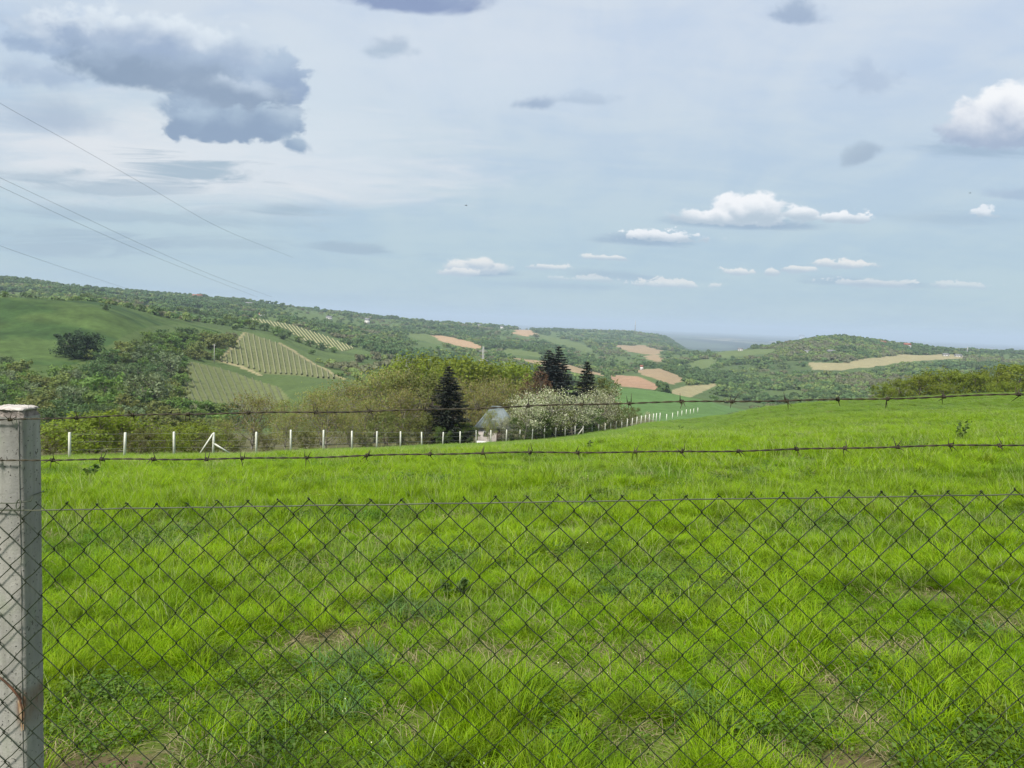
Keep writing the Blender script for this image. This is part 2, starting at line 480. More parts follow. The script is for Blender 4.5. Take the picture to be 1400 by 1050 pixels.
# ------------------------------------------------------------------ land cover (what grows where: real colours of the ground)
MEADOW, GRASSY, SCRUB = (0.058, 0.110, 0.026), (0.082, 0.120, 0.036), (0.064, 0.096, 0.031)
BROWN, TAN, ORANGE, CROP, STRAW, LIGHT = (0.30, 0.19, 0.115), (0.27, 0.20, 0.115), (0.35, 0.24, 0.14), (0.085, 0.155, 0.046), (0.26, 0.23, 0.12), (0.105, 0.140, 0.044)
FIELDS = [
    ("meadow", (220, 560), MEADOW, 0, [(-400, 412), (0, 407), (60, 406), (140, 413), (235, 427), (300, 440), (330, 450), (300, 455), (250, 443), (205, 446), (165, 462), (130, 490), (95, 502), (60, 512), (25, 492), (0, 482), (-400, 490)]),
    ("crop", (160, 540), CROP, 0, [(835, 530), (900, 534), (960, 541), (1056, 556), (1000, 564), (940, 576), (905, 580), (880, 570), (850, 562), (838, 545)]),
    ("orange", (900, 2600), ORANGE, 0, [(583, 459), (600, 458), (640, 466), (664, 473), (655, 478), (620, 471)]),
    ("green", (900, 2600), LIGHT, 0, [(555, 456), (585, 457), (606, 467), (600, 471), (570, 465)]),
    ("pink", (500, 1500), BROWN, 0, [(832, 513), (870, 515), (905, 527), (897, 533), (850, 528), (835, 522)]),
    ("tan", (500, 1600), TAN, 0, [(700, 489), (740, 493), (775, 498), (800, 505), (828, 511), (828, 516), (790, 509), (740, 500)]),
    ("tan", (500, 1600), TAN, 0, [(868, 505), (905, 503), (940, 520), (920, 526), (880, 514)]),
    ("tan", (500, 1600), STRAW, 0, [(909, 535), (940, 528), (985, 524), (970, 533), (940, 544)]),
    ("tan", (1200, 3500), TAN, 0, [(840, 472), (880, 472), (908, 480), (895, 486), (860, 481)]),
    ("tan", (1200, 3500), TAN, 0, [(878, 487), (900, 485), (912, 492), (898, 496)]),
    ("orange", (2000, 4000), ORANGE, 0, [(708, 449), (726, 451), (736, 457), (722, 460), (700, 456)]),
    ("green", (1200, 3600), LIGHT, 0, [(736, 457), (790, 468), (815, 480), (800, 482), (760, 470), (735, 462)]),
    ("green", (1200, 3600), LIGHT, 0, [(690, 476), (740, 482), (742, 492), (690, 486)]),
    ("tan", (700, 2000), STRAW, 0, [(1105, 495), (1150, 496), (1190, 489), (1230, 485), (1320, 485), (1322, 490), (1300, 491), (1240, 494), (1200, 501), (1150, 506), (1110, 505)]),
    ("green", (700, 2000), LIGHT, 0, [(980, 482), (1000, 478), (1062, 477), (1052, 483), (1010, 488), (985, 489)]),
    ("green", (700, 1800), LIGHT, 0, [(930, 500), (975, 487), (985, 492), (960, 505)]),
    ("vine", (350, 800), (0.125, 0.140, 0.056), 0, [(335, 454), (383, 470), (430, 497), (471, 519), (440, 518), (415, 514), (361, 511), (330, 500), (288, 494), (305, 487)]),
    ("vine", (250, 700), (0.125, 0.145, 0.054), 0, [(250, 500), (264, 495), (304, 504), (340, 516), (380, 530), (395, 545), (360, 566), (335, 565), (280, 566), (255, 560)]),
    ("vine", (500, 1300), (0.085, 0.110, 0.038), 0, [(325, 433), (364, 437), (400, 444), (440, 457), (487, 476), (468, 481), (440, 474), (412, 466), (395, 452), (360, 443)]),
    ("path", (350, 800), STRAW, 0, [(381, 469.5), (384, 468), (430, 495.5), (472, 518), (469, 520), (428, 497.5)]),
    ("path", (350, 900), STRAW, 0, [(303, 488), (330, 455), (334, 455), (308, 489)]),
    ("path", (250, 700), STRAW, 0, [(303, 492), (330, 500), (361, 512), (359, 514), (328, 503), (302, 495)]),
]


def field_id(x, y, z):
    u, v = x / np.maximum(y, 1), (z - EYE) / np.maximum(y, 1)
    px, py = to_px(u, v)
    px = px + (fbm(x / 26, y / 60, 111, 3) - .5) * 9
    py = py + (fbm(x / 34 + 5, y / 70, 112, 3) - .5) * 3.4
    fid = np.full(np.shape(x), -1)
    for k, (_n, (d0, d1), _c, _b, poly) in enumerate(FIELDS):
        fid = np.where(inpoly(px, py, poly) & (y > d0) & (y < d1), k, fid)
    return fid, px, py


def cover(x, y, z):
    fid, px, py = field_id(x, y, z)
    n1 = fbm(x / 40, y / 40, 21, 4)[..., None]
    n2 = fbm(x / 160, y / 160, 22, 4)[..., None]
    n3 = fbm(x / 5, y / 5, 23, 4)[..., None]
    c = np.array(SCRUB) * (1 - sstep(n1, .35, .6)) + np.array(GRASSY) * sstep(n1, .35, .6)
    c = c * (0.8 + 0.4 * n2)
    # patchwork of the plain
    cell = np.stack([np.floor(x / 420 + 0.3 * fbm(x / 900, y / 900, 31, 2) * 4), np.floor(y / 900)], -1)
    pick = _hash(cell[..., 0], cell[..., 1], 5)[..., None]
    plain = np.where(pick < .5, np.array((0.026, 0.044, 0.028)), np.where(pick < .75, np.array((0.065, 0.09, 0.05)), np.array((0.17, 0.16, 0.11))))
    kp = sstep(y, 4800, 6500)[..., None]
    c = c * (1 - kp) + plain * kp
    # hillside meadow-land patches on the far ridges
    patch = sstep(fbm(x / 210 + 3, y / 330, 44, 3), .55, .62)[..., None] * (sstep(y, 700, 1000) * (1 - sstep(y, 4200, 5000)))[..., None]
    c = c * (1 - patch) + np.array((0.086, 0.125, 0.038)) * patch
    for k, (_n, _d, cc, _b, _p) in enumerate(FIELDS):
        mk = (fid == k)[..., None]
        v = np.array(cc) * (0.78 + 0.3 * n3 + 0.18 * n1)
        if _n == "meadow":
            w = sstep(fbm(x / 55, y / 24, 51, 4), .42, .62)[..., None]
            v = np.array((0.034, 0.066, 0.018)) * (1 - w) + np.array((0.060, 0.096, 0.026)) * w
            v = v * (0.35 + .8 * n3 + .5 * fbm(x / 14, y / 9, 53, 3)[..., None])
        c = np.where(mk, v, c)
    # the grazed field in front: thatch and soil under the grass
    kf = (1 - sstep(y, 170, 215))[..., None]
    soil = np.array((0.12, 0.092, 0.052)) * (.7 + .6 * n3)
    g = np.array((0.085, 0.125, 0.016))
    ff = sstep(fbm(x / .75, y / .75, 61, 4), .16, .30)[..., None]
    fieldc = soil * (1 - ff) + g * ff
    far = sstep(y, 5.5, 9)[..., None]
    fieldc = fieldc * (1 - far) + np.array((0.080, 0.130, 0.018)) * (.75 + .5 * n3) * far
    uu = x / np.maximum(y, 1)
    flim = np.interp(uu, [float(lev(a, b)[0]) for a, b in zip(FX, FY)], FD, left=48)
    beyond = (sstep(y - flim, 0, 3) * (uu < .20))[..., None]
    fieldc = fieldc * (1 - beyond) + np.array((0.105, 0.100, 0.048)) * (.6 + .8 * n3) * beyond
    isf = ((fid < 0)[..., None]) * kf
    c = c * (1 - isf) + fieldc * isf
    return np.clip(c, 0, 1)


# ------------------------------------------------------------------ mesh helpers
def mesh_np(name, verts, faces_flat, sizes, mats=(), mat_idx=None, smooth=False):
    me = bpy.data.meshes.new(name)
    verts = np.asarray(verts, np.float32)
    faces_flat = np.asarray(faces_flat, np.int32)
    sizes = np.asarray(sizes, np.int32)
    me.vertices.add(len(verts))
    me.vertices.foreach_set('co', verts.ravel())
    me.loops.add(len(faces_flat))
    me.loops.foreach_set('vertex_index', faces_flat)
    me.polygons.add(len(sizes))
    starts = np.concatenate([[0], np.cumsum(sizes)[:-1]]).astype(np.int32)
    me.polygons.foreach_set('loop_start', starts)
    if mat_idx is not None:
        me.polygons.foreach_set('material_index', np.asarray(mat_idx, np.int32))
    for m in mats:
        me.materials.append(m)
    me.update(calc_edges=True)
    if smooth:
        me.polygons.foreach_set('use_smooth', np.ones(len(sizes), bool))
    me.validate()
    return me


class MB:
    """collects quads, tubes and boxes into one mesh"""

    def __init__(self):
        self.v, self.f, self.s, self.n = [], [], [], 0

    def add(self, verts, faces):
        self.v.extend(verts)
        for f in faces:
            self.f.extend([i + self.n for i in f])
            self.s.append(len(f))
        self.n += len(verts)

    def box(self, lo, hi):
        x0, y0, z0 = lo
        x1, y1, z1 = hi
        v = [(x0, y0, z0), (x1, y0, z0), (x1, y1, z0), (x0, y1, z0), (x0, y0, z1), (x1, y0, z1), (x1, y1, z1), (x0, y1, z1)]
        self.add(v, [(0, 3, 2, 1), (4, 5, 6, 7), (0, 1, 5, 4), (1, 2, 6, 5), (2, 3, 7, 6), (3, 0, 4, 7)])

    def tube(self, pts, rs, k=6, cap=True):
        pts = [Vector(p) for p in pts]
        if not hasattr(rs, '__len__'):
            rs = [rs] * len(pts)
        vs, fs = [], []
        ref = Vector((0.31, 0.17, 0.94))
        prev = None
        for i, p in enumerate(pts):
            t = (pts[min(i + 1, len(pts) - 1)] - pts[max(i - 1, 0)])
            t = t.normalized() if t.length > 1e-9 else Vector((0, 0, 1))
            a = (prev - t * prev.dot(t)) if prev is not None else (ref - t * ref.dot(t))
            if a.length < 1e-4:
                a = Vector((1, 0, 0)) - t * t.x
            a.normalize()
            prev = a
            b = t.cross(a)
            for q in range(k):
                an = 2 * math.pi * q / k
                vs.append(tuple(p + (a * math.cos(an) + b * math.sin(an)) * rs[i]))
        for i in range(len(pts) - 1):
            for q in range(k):
                q2 = (q + 1) % k
                fs.append((i * k + q, i * k + q2, (i + 1) * k + q2, (i + 1) * k + q))
        if cap:
            fs.append(tuple(reversed(range(k))))
            fs.append(tuple(range((len(pts) - 1) * k, len(pts) * k)))
        self.add(vs, fs)

    def mesh(self, name, mat, smooth=False):
        return mesh_np(name, self.v, self.f, self.s, (mat,) if mat else (), smooth=smooth)


def link(name, data, parent=None, loc=None):
    o = bpy.data.objects.new(name, data)
    COL.objects.link(o)
    if parent is not None:
        o.parent = parent
    if loc is not None:
        o.location = loc
    return o


def tag(o, label=None, cat=None, group=None, kind=None):
    if label:
        o['label'] = label
    if cat:
        o['category'] = cat
    if group:
        o['group'] = group
    if kind:
        o['kind'] = kind
    return o


def empty(name, loc, label, cat, group=None, rz=0.0, sc=1.0):
    o = link(name, None)
    o.location = loc
    o.rotation_euler = (0, 0, rz)
    o.scale = (sc, sc, sc) if not hasattr(sc, '__len__') else sc
    return tag(o, label, cat, group)


# ------------------------------------------------------------------ materials
def new_mat(name):
    m = bpy.data.materials.new(name)
    m.use_nodes = True
    t = m.node_tree
    t.nodes.clear()
    n = NT(t)
    o = n.new('ShaderNodeOutputMaterial')
    return m, n, o


def plain_mat(name, c1, c2=None, scale=8.0, rough=0.8, bump=0.0, detail=5, lo=.35, hi=.65, coord='Object', metallic=0.0):
    m, n, o = new_mat(name)
    b = n.new('ShaderNodeBsdfPrincipled')
    b.inputs['Roughness'].default_value = rough
    b.inputs['Metallic'].default_value = metallic
    t = n.new('ShaderNodeTexCoord')
    nz = n.noise(t.outputs[coord], scale, detail, 0.6)
    n.put(b.inputs['Base Color'], n.mix(n.smooth(nz, lo, hi), c1, c2 or c1))
    if bump:
        bp = n.new('ShaderNodeBump')
        bp.inputs['Strength'].default_value = bump
        bp.inputs['Distance'].default_value = 0.01
        n.put(bp.inputs['Height'], n.noise(t.outputs[coord], scale * 4, 6, 0.65))
        n.t.links.new(bp.outputs[0], b.inputs['Normal'])
    n.t.links.new(b.outputs[0], o.inputs['Surface'])
    return m


def leaf_mat(name, cols, trans=0.35, worldnoise=None, rough=0.6, tip=None):
    """foliage: every leaf island takes its own tint, every plant shifts a little"""
    m, n, o = new_mat(name)
    ge = n.new('ShaderNodeNewGeometry')
    oi = n.new('ShaderNodeObjectInfo')
    k = len(cols)
    c = n.ramp(ge.outputs['Random Per Island'], [((i + .5) / k, cc) for i, cc in enumerate(cols)])
    hs = n.new('ShaderNodeHueSaturation')
    n.put(hs.inputs['Color'], c)
    n.put(hs.inputs['Hue'], n.m('ADD', n.m('MULTIPLY', oi.outputs['Random'], 0.03), 0.485))
    n.put(hs.inputs['Value'], n.m('ADD', n.m('MULTIPLY', oi.outputs['Random'], 0.3), 0.85))
    c = hs.outputs[0]
    if worldnoise:
        sc, cb, lo, hi = worldnoise
        c = n.mix(n.smooth(n.noise(ge.outputs['Position'], sc, 4, .55), lo, hi), c, cb)
    d = n.new('ShaderNodeBsdfPrincipled')
    d.inputs['Roughness'].default_value = rough
    d.inputs['Specular IOR Level'].default_value = 0.25
    n.put(d.inputs['Base Color'], c)
    tr = n.new('ShaderNodeBsdfTranslucent')
    n.put(tr.inputs['Color'], n.mix(0.5, c, n.mix(1.0, c, (1.5, 1.35, 0.6, 1), 'MULTIPLY')))
    mx = n.new('ShaderNodeMixShader')
    mx.inputs[0].default_value = trans
    n.t.links.new(d.outputs[0], mx.inputs[1])
    n.t.links.new(tr.outputs[0], mx.inputs[2])
    n.t.links.new(mx.outputs[0], o.inputs['Surface'])
    return m


# ------------------------------------------------------------------ terrain sheet
def build_terrain():
    us = np.concatenate([np.linspace(-2.6, -0.85, 36)[:-1], np.linspace(-0.85, 0.85, 690), np.linspace(0.85, 2.6, 36)[1:]])
    ys = np.concatenate([np.linspace(-40, 1.5, 28)[:-1], np.exp(np.linspace(math.log(1.5), math.log(20), 110))[:-1], np.exp(np.linspace(math.log(20), math.log(200), 110))[:-1],
                         np.exp(np.linspace(math.log(200), math.log(4200), 420))[:-1], np.exp(np.linspace(math.log(4200), math.log(26000), 60))])
    UU, YY = np.meshgrid(us, ys)
    wd = np.where(YY > 0, np.sqrt(YY ** 2 + 64), 8.0 + np.abs(YY) * .5)
    X = UU * wd
    Z = zt(X, YY)
    C = cover(X, YY, Z)
    nr, nc = X.shape
    verts = np.stack([X, YY, Z], -1).reshape(-1, 3)
    idx = np.arange(nr * nc).reshape(nr, nc)
    q = np.stack([idx[:-1, :-1], idx[:-1, 1:], idx[1:, 1:], idx[1:, :-1]], -1).reshape(-1)
    m, n, o = new_mat("ground")
    b = n.new('ShaderNodeBsdfPrincipled')
    b.inputs['Roughness'].default_value = 0.95
    b.inputs['Specular IOR Level'].default_value = 0.1
    at = n.new('ShaderNodeAttribute', attribute_name='cover')
    ge = n.new('ShaderNodeNewGeometry')
    P = ge.outputs['Position']
    f1 = n.noise(P, 0.35, 6, 0.62)
    f2 = n.noise(P, 4.0, 6, 0.65)
    f3 = n.noise(P, 45.0, 4, 0.65)
    k = n.m('ADD', n.m('ADD', n.m('MULTIPLY', f1, 0.5), n.m('MULTIPLY', f2, 0.6)), n.m('MULTIPLY', f3, 0.5))
    k = n.smooth(k, 0.45, 1.15, 0.55, 1.45)
    n.put(b.inputs['Base Color'], n.mix(1.0, at.outputs['Color'], n.comb(k, k, k), 'MULTIPLY'))
    bp = n.new('ShaderNodeBump')
    bp.inputs['Strength'].default_value = 0.6
    bp.inputs['Distance'].default_value = 0.03
    n.put(bp.inputs['Height'], n.noise(P, 22.0, 6, 0.7))
    n.t.links.new(bp.outputs[0], b.inputs['Normal'])
    n.t.links.new(b.outputs[0], o.inputs['Surface'])
    me = mesh_np("ground", verts, q, np.full(len(q) // 4, 4), (m,), smooth=True)
    ca = me.color_attributes.new('cover', 'FLOAT_COLOR', 'POINT')
    ca.data.foreach_set('color', np.concatenate([C.reshape(-1, 3), np.ones((nr * nc, 1))], 1).astype(np.float32).ravel())
    ob = link("ground", me)
    tag(ob, "grassy hillside field falling into a valley with hills and fields to the horizon", "ground", kind='structure')
    return float(Z.min()), float(np.abs(X).max())


ZMIN, XMAX = build_terrain()

# air between here and the horizon
hz, hn, ho = new_mat("haze")
pv = hn.new('ShaderNodeVolumePrincipled')
pv.inputs['Color'].default_value = (0.68, 0.83, 1.0, 1)
pv.inputs['Density'].default_value = 1.05e-4
pv.inputs['Anisotropy'].default_value = 0.0
hz.node_tree.links.new(pv.outputs[0], ho.inputs['Volume'])
hb = MB()
hb.box((-XMAX - 50, -60, ZMIN - 1.0), (XMAX + 50, 26100, 135))
tag(link("haze", hb.mesh("haze", hz)), "pale blue summer haze in the valley air", "haze", kind='stuff')


# ------------------------------------------------------------------ instanced stuff
def gn_scatter(name, pts, rot, scl, idx, sources, label, cat):
    lib = bpy.data.collections.new(name + "_source")
    for k, me in enumerate(sources):
        lib.objects.link(bpy.data.objects.new("%s_piece_%02d" % (name, k), me))
    me = bpy.data.meshes.new(name)
    me.vertices.add(len(pts))
    me.vertices.foreach_set('co', np.asarray(pts, np.float32).ravel())
    for nm, typ, key, arr in (("rot", 'FLOAT_VECTOR', 'vector', rot), ("scl", 'FLOAT_VECTOR', 'vector', scl), ("pick", 'INT', 'value', idx)):
        a = me.attributes.new(nm, typ, 'POINT')
        a.data.foreach_set(key, np.asarray(arr, np.int32 if typ == 'INT' else np.float32).ravel())
    ob = link(name, me)
    ng = bpy.data.node_groups.new(name, 'GeometryNodeTree')
    ng.interface.new_socket("Geometry", in_out='INPUT', socket_type='NodeSocketGeometry')
    ng.interface.new_socket("Geometry", in_out='OUTPUT', socket_type='NodeSocketGeometry')
    N = ng.nodes
    gi, go = N.new('NodeGroupInput'), N.new('NodeGroupOutput')
    ci = N.new('GeometryNodeCollectionInfo')
    ci.inputs['Collection'].default_value = lib
    ci.inputs['Separate Children'].default_value = True
    ci.inputs['Reset Children'].default_value = True
    ip = N.new('GeometryNodeInstanceOnPoints')
    ip.inputs['Pick Instance'].default_value = True
    L = ng.links
    for nm, dt, sock in (("rot", 'FLOAT_VECTOR', 'Rotation'), ("scl", 'FLOAT_VECTOR', 'Scale'), ("pick", 'INT', 'Instance Index')):
        na = N.new('GeometryNodeInputNamedAttribute')
        na.data_type = dt
        na.inputs['Name'].default_value = nm
        L.new(na.outputs['Attribute'], ip.inputs[sock])
    L.new(gi.outputs[0], ip.inputs['Points'])
    L.new(ci.outputs[0], ip.inputs['Instance'])
    L.new(ip.outputs[0], go.inputs[0])
    md = ob.modifiers.new("scatter", 'NODES')
    md.node_group = ng
    tag(ob, label, cat, kind='stuff')
    return ob


def quads_mesh(name, cen, nrm, up, w, h, mat):
    """many free quads: centre, normal, up, half sizes (arrays)"""
    nrm = nrm / (np.linalg.norm(nrm, axis=1, keepdims=True) + 1e-9)
    side = np.cross(up, nrm)
    side /= np.linalg.norm(side, axis=1, keepdims=True) + 1e-9
    up2 = np.cross(nrm, side)
    w, h = np.asarray(w)[:, None], np.asarray(h)[:, None]
    v = np.stack([cen - up2 * h, cen + side * w, cen + up2 * h, cen - side * w], 1).reshape(-1, 3)   # leaf-shaped diamonds
    n = len(cen)
    return mesh_np(name, v, np.arange(4 * n), np.full(n, 4), (mat,))


# ------------------------------------------------------------------ trees
BARK = plain_mat("bark", (0.075, 0.058, 0.042), (0.14, 0.115, 0.09), 6, 0.9, 0.5)
BARK_GREY = plain_mat("grey bark", (0.16, 0.145, 0.115), (0.25, 0.23, 0.19), 6, 0.9, 0.5)
LEAF = {
    'budding': leaf_mat("budding leaf", [(0.241, 0.236, 0.066), (0.230, 0.266, 0.060), (0.196, 0.171, 0.070), (0.190, 0.271, 0.045), (0.302, 0.254, 0.110)], 0.42),
    'olive': leaf_mat("olive leaf", [(0.115, 0.140, 0.032), (0.15, 0.17, 0.036), (0.090, 0.115, 0.026), (0.17, 0.175, 0.05)], 0.4),
    'lime': leaf_mat("young lime green leaf", [(0.167, 0.224, 0.017), (0.211, 0.258, 0.024), (0.123, 0.176, 0.017), (0.185, 0.228, 0.026)], 0.42),
    'green': leaf_mat("mid green leaf", [(0.072, 0.125, 0.022), (0.105, 0.165, 0.026), (0.052, 0.094, 0.018)], 0.38),
    'dark': leaf_mat("dark green leaf", [(0.030, 0.055, 0.020), (0.045, 0.078, 0.026), (0.022, 0.042, 0.016)], 0.25),
    'pale': leaf_mat("pale silvery leaf", [(0.185, 0.245, 0.12), (0.22, 0.275, 0.145), (0.14, 0.195, 0.09)], 0.3),
    'blossom': leaf_mat("white blossom and leaf", [(0.62, 0.63, 0.42), (0.17, 0.25, 0.06), (0.74, 0.73, 0.60), (0.14, 0.19, 0.05), (0.18, 0.23, 0.06), (0.70, 0.68, 0.54), (0.20, 0.22, 0.08)], 0.4),
    'rust': leaf_mat("reddish brown young leaf", [(0.11, 0.055, 0.035), (0.15, 0.080, 0.045), (0.085, 0.070, 0.03)], 0.3),
    'hillgreen': leaf_mat("thicket green leaf", [(0.146, 0.232, 0.054), (0.189, 0.281, 0.063), (0.112, 0.183, 0.044)], .4),
    'hilldark': leaf_mat("thicket dark leaf", [(0.088, 0.149, 0.051), (0.117, 0.183, 0.059), (0.071, 0.122, 0.046)], .35),
    'hillolive': leaf_mat("thicket olive leaf", [(0.189, 0.226, 0.066), (0.226, 0.256, 0.073), (0.146, 0.183, 0.056)], .4),
    'needle': leaf_mat("dark spruce needle", [(0.013, 0.021, 0.012), (0.021, 0.031, 0.016), (0.030, 0.038, 0.022), (0.010, 0.016, 0.011)], 0.08),
    'bluish': leaf_mat("blue grey needle", [(0.018, 0.028, 0.028), (0.030, 0.042, 0.040), (0.046, 0.060, 0.056), (0.014, 0.022, 0.022)], 0.08),
}


def rot_rand(rng, n):
    v = rng.normal(size=(n, 3))
    return v / np.linalg.norm(v, axis=1, keepdims=True)


def make_deciduous(seed, kind, H=8.0, spread=0.42, base=0.22, lobes=9, leaves=2600, leaf=0.16, twigs=10, lean=0.05, multi=1, twig_r=0.016, sparse=0.5, fat=1.0):
    rng = np.random.default_rng(seed)
    wood = MB()
    cen, nor = [], []
    R = H * spread
    stems = []
    for s in range(multi):
        a = rng.uniform(0, 6.28)
        off = Vector((math.cos(a), math.sin(a), 0)) * (0.0 if multi == 1 else H * 0.05)
        top = Vector((math.cos(a) * H * (lean if multi == 1 else 0.18), math.sin(a) * H * (lean if multi == 1 else 0.18), H * rng.uniform(.62, .75)))
        mid = off.lerp(top, .5) + Vector(rng.normal(0, H * .015, 3))
        r0 = H * 0.022 / math.sqrt(multi)
        wood.tube([off - Vector((0, 0, .4)), off, mid, top], [r0 * 1.3, r0 * 1.1, r0 * .75, r0 * .3], 6)
        stems.append((off, mid, top, r0))
    n_leaf = 0
    for l in range(lobes):
        st = stems[l % len(stems)]
        ga = l * 2.4 + rng.uniform(-.5, .5)
        zf = base + (1 - base) * ((l + .5) / lobes) ** .85
        prof = math.sin(math.pi * min(1, max(0.08, (zf - base * .6) / (1.08 - base * .6)))) ** .7
        rr = R * prof * rng.uniform(.45, .82)
        c = Vector((math.cos(ga) * rr, math.sin(ga) * rr, H * zf * rng.uniform(.9, .98)))
        lr = R * rng.uniform(.34, .56) * (0.6 + .5 * prof) * fat
        c.z = min(c.z, H - lr * .75)
        tpos = min(.95, max(.12, zf - .28))
        start = st[0].lerp(st[1], tpos * 2) if tpos < .5 else st[1].lerp(st[2], tpos * 2 - 1)
        mid = start.lerp(c, .5) + Vector((0, 0, -.04 * H)) + Vector(rng.normal(0, .02 * H, 3))
        wood.tube([start, mid, c], [st[3] * .5, st[3] * .33, st[3] * .16], 5, False)
        nl = int(leaves / lobes * rng.uniform(.7, 1.3))
        tws = rot_rand(rng, twigs)
        tws[:, 2] = tws[:, 2] * .8 + .2
        ends = []
        for t in tws:
            e = c + Vector(t) * lr * rng.uniform(.75, 1.15)
            m2 = c.lerp(e, .5) + Vector(rng.normal(0, .06 * lr, 3))
            wood.tube([c.lerp(start, .25 * rng.random()), m2, e], [twig_r * 1.5, twig_r, twig_r * .5], 3, False)
            ends.append((m2, e))
        pick = rng.integers(0, twigs, nl)
        f = rng.random(nl)[:, None] ** .6
        A = np.array([ends[i][0] for i in pick])
        B = np.array([ends[i][1] for i in pick])
        p = A + (B - A) * f * 1.05 + rng.normal(0, lr * .19 * (1 - sparse * .45), (nl, 3))
        d = p - np.array(c)
        cen.append(p)
        nor.append(d / (np.linalg.norm(d, axis=1, keepdims=True) + 1e-6) + rng.normal(0, .6, (nl, 3)))
    cen, nor = np.concatenate(cen), np.concatenate(nor)
    ok = cen[:, 2] > H * .06
    cen, nor = cen[ok], nor[ok]
    n = len(cen)
    sz = leaf * rng.uniform(.6, 1.3, n)
    crown = quads_mesh("crown", cen, nor, rot_rand(rng, n), sz * .62, sz, LEAF[kind])
    return wood.mesh("trunk", BARK if kind not in ('budding', 'blossom') else BARK_GREY, True), crown, H


def make_conifer(seed, kind, H=10.0, R=0.24, levels=26, per=9, droop=0.28, ragged=.25):
    rng = np.random.default_rng(seed)
    wood = MB()
    wood.tube([(0, 0, -.4), (0, 0, H * .4), (0, 0, H)], [H * .018, H * .012, .02], 7)
    cen, nor, up, ww, hh = [], [], [], [], []
    for l in range(levels):
        zf = 0.07 + 0.92 * l / (levels - 1)
        L0 = H * R * ((1 - zf) ** .70 + .02) * (1 if zf > .13 else .85)
        for b in range(per if zf < .85 else max(4, per - 3)):
            a = rng.uniform(0, 6.28)
            L = L0 * rng.uniform(1 - ragged, 1 + ragged * .6)
            dr = Vector((math.cos(a), math.sin(a), 0))
            z0 = H * zf
            p0, p1 = Vector((0, 0, z0)), dr * L * .55 + Vector((0, 0, z0 - droop * L * .30))
            p2 = dr * L + Vector((0, 0, z0 - droop * L * .55 + .1 * L))
            wood.tube([p0, p1, p2], [.035, .022, .008], 3, False)
            n = max(5, int(L * 15))
            t = rng.random(n) ** .75
            base = np.array([(p0.lerp(p1, q * 2) if q < .5 else p1.lerp(p2, q * 2 - 1)) for q in t])
            s = np.array((-math.sin(a), math.cos(a), 0))
            lat = rng.uniform(-1, 1, n) * (1 - t * .75) * L * .30
            base = base + s * lat[:, None] + np.array((0, 0, -1)) * (np.abs(lat) * .35 + rng.uniform(0, .13, n))[:, None]
            cen.append(base)
            nor.append(np.array((0, 0, 1)) + rng.normal(0, .55, (n, 3)))
            up.append(np.array(dr) + s * np.sign(lat)[:, None] * .8 + rng.normal(0, .3, (n, 3)))
            ww.append(rng.uniform(.05, .11, n))
            hh.append(rng.uniform(.14, .30, n))
    crown = quads_mesh("crown", np.concatenate(cen), np.concatenate(nor), np.concatenate(up), np.concatenate(ww), np.concatenate(hh), LEAF[kind])
    return wood.mesh("trunk", BARK, True), crown, H


PROTO = {
    'budding': [make_deciduous(100 + i, 'budding', 9, .46, .20, 14, 5200, .12, 14, .06, 1, .016, .1, 1.15) for i in range(4)],
    'olive': [make_deciduous(110 + i, 'olive', 7, .52, .12, 11, 3600, .13, 9, .05, 2) for i in range(3)],
    'lime': [make_deciduous(120 + i, 'lime', 9, .48, .15, 13, 4200, .19, 8, .05, 1, .016, .5, 1.2) for i in range(3)],
    'green': [make_deciduous(130 + i, 'green', 6, .55, .08, 11, 3600, .13, 8, .05, 3) for i in range(2)],
    'blossom': [make_deciduous(140 + i, 'blossom', 7, .55, .26, 13, 4200, .10, 12, .06, 2, .014, .2, 1.1) for i in range(3)],
    'rust': [make_deciduous(150, 'rust', 8, .34, .2, 10, 2600, .12, 10)],
    'spruce': [make_conifer(160, 'needle', 10, .33, 30, 13, .30, .35)],
    'bluespruce': [make_conifer(161, 'bluish', 14, .27, 36, 14, .2, .15), make_conifer(162, 'bluish', 14, .25, 36, 14, .2, .18)],
    'smallspruce': [make_conifer(163, 'needle', 7, .27, 24, 12, .15, .2)],
    'shrub': [make_deciduous(170 + i, 'olive', 4, .66, .05, 12, 3200, .10, 8, .05, 4) for i in range(2)],
    'limeshrub': [make_deciduous(175 + i, 'lime', 4, .70, .04, 16, 5200, .10, 8, .05, 4, .014, .4, 1.2) for i in range(2)],
    'hillgreen': [make_deciduous(180 + i, 'hillgreen', 6, .56, .02, 14, 950, .36, 3, .04, 2, .03, .5, 1.35) for i in range(3)],
    'hilldark': [make_deciduous(190 + i, 'hilldark', 6, .56, .02, 14, 950, .36, 3, .04, 2, .03, .5, 1.35) for i in range(3)],
    'hillpale': [make_deciduous(200 + i, 'pale', 7, .56, .02, 14, 950, .36, 3, .04, 2, .03, .5, 1.35) for i in range(2)],
    'roundbush': [make_deciduous(230, 'dark', 6, .78, .0, 30, 7000, .25, 3, .02, 3, .03, .5, 1.3)],
    'hillolive': [make_deciduous(210 + i, 'hillolive', 5, .56, .02, 14, 950, .36, 3, .04, 2, .03, .5, 1.35) for i in range(2)],
}

ORD = ("first second third fourth fifth sixth seventh eighth ninth tenth eleventh twelfth thirteenth fourteenth fifteenth sixteenth seventeenth eighteenth nineteenth "
       "twentieth twenty-first twenty-second twenty-third twenty-fourth twenty-fifth twenty-sixth twenty-seventh twenty-eighth twenty-ninth thirtieth thirty-first thirty-second thirty-third thirty-fourth thirty-fifth thirty-sixth thirty-seventh thirty-eighth").split()
_used = {}


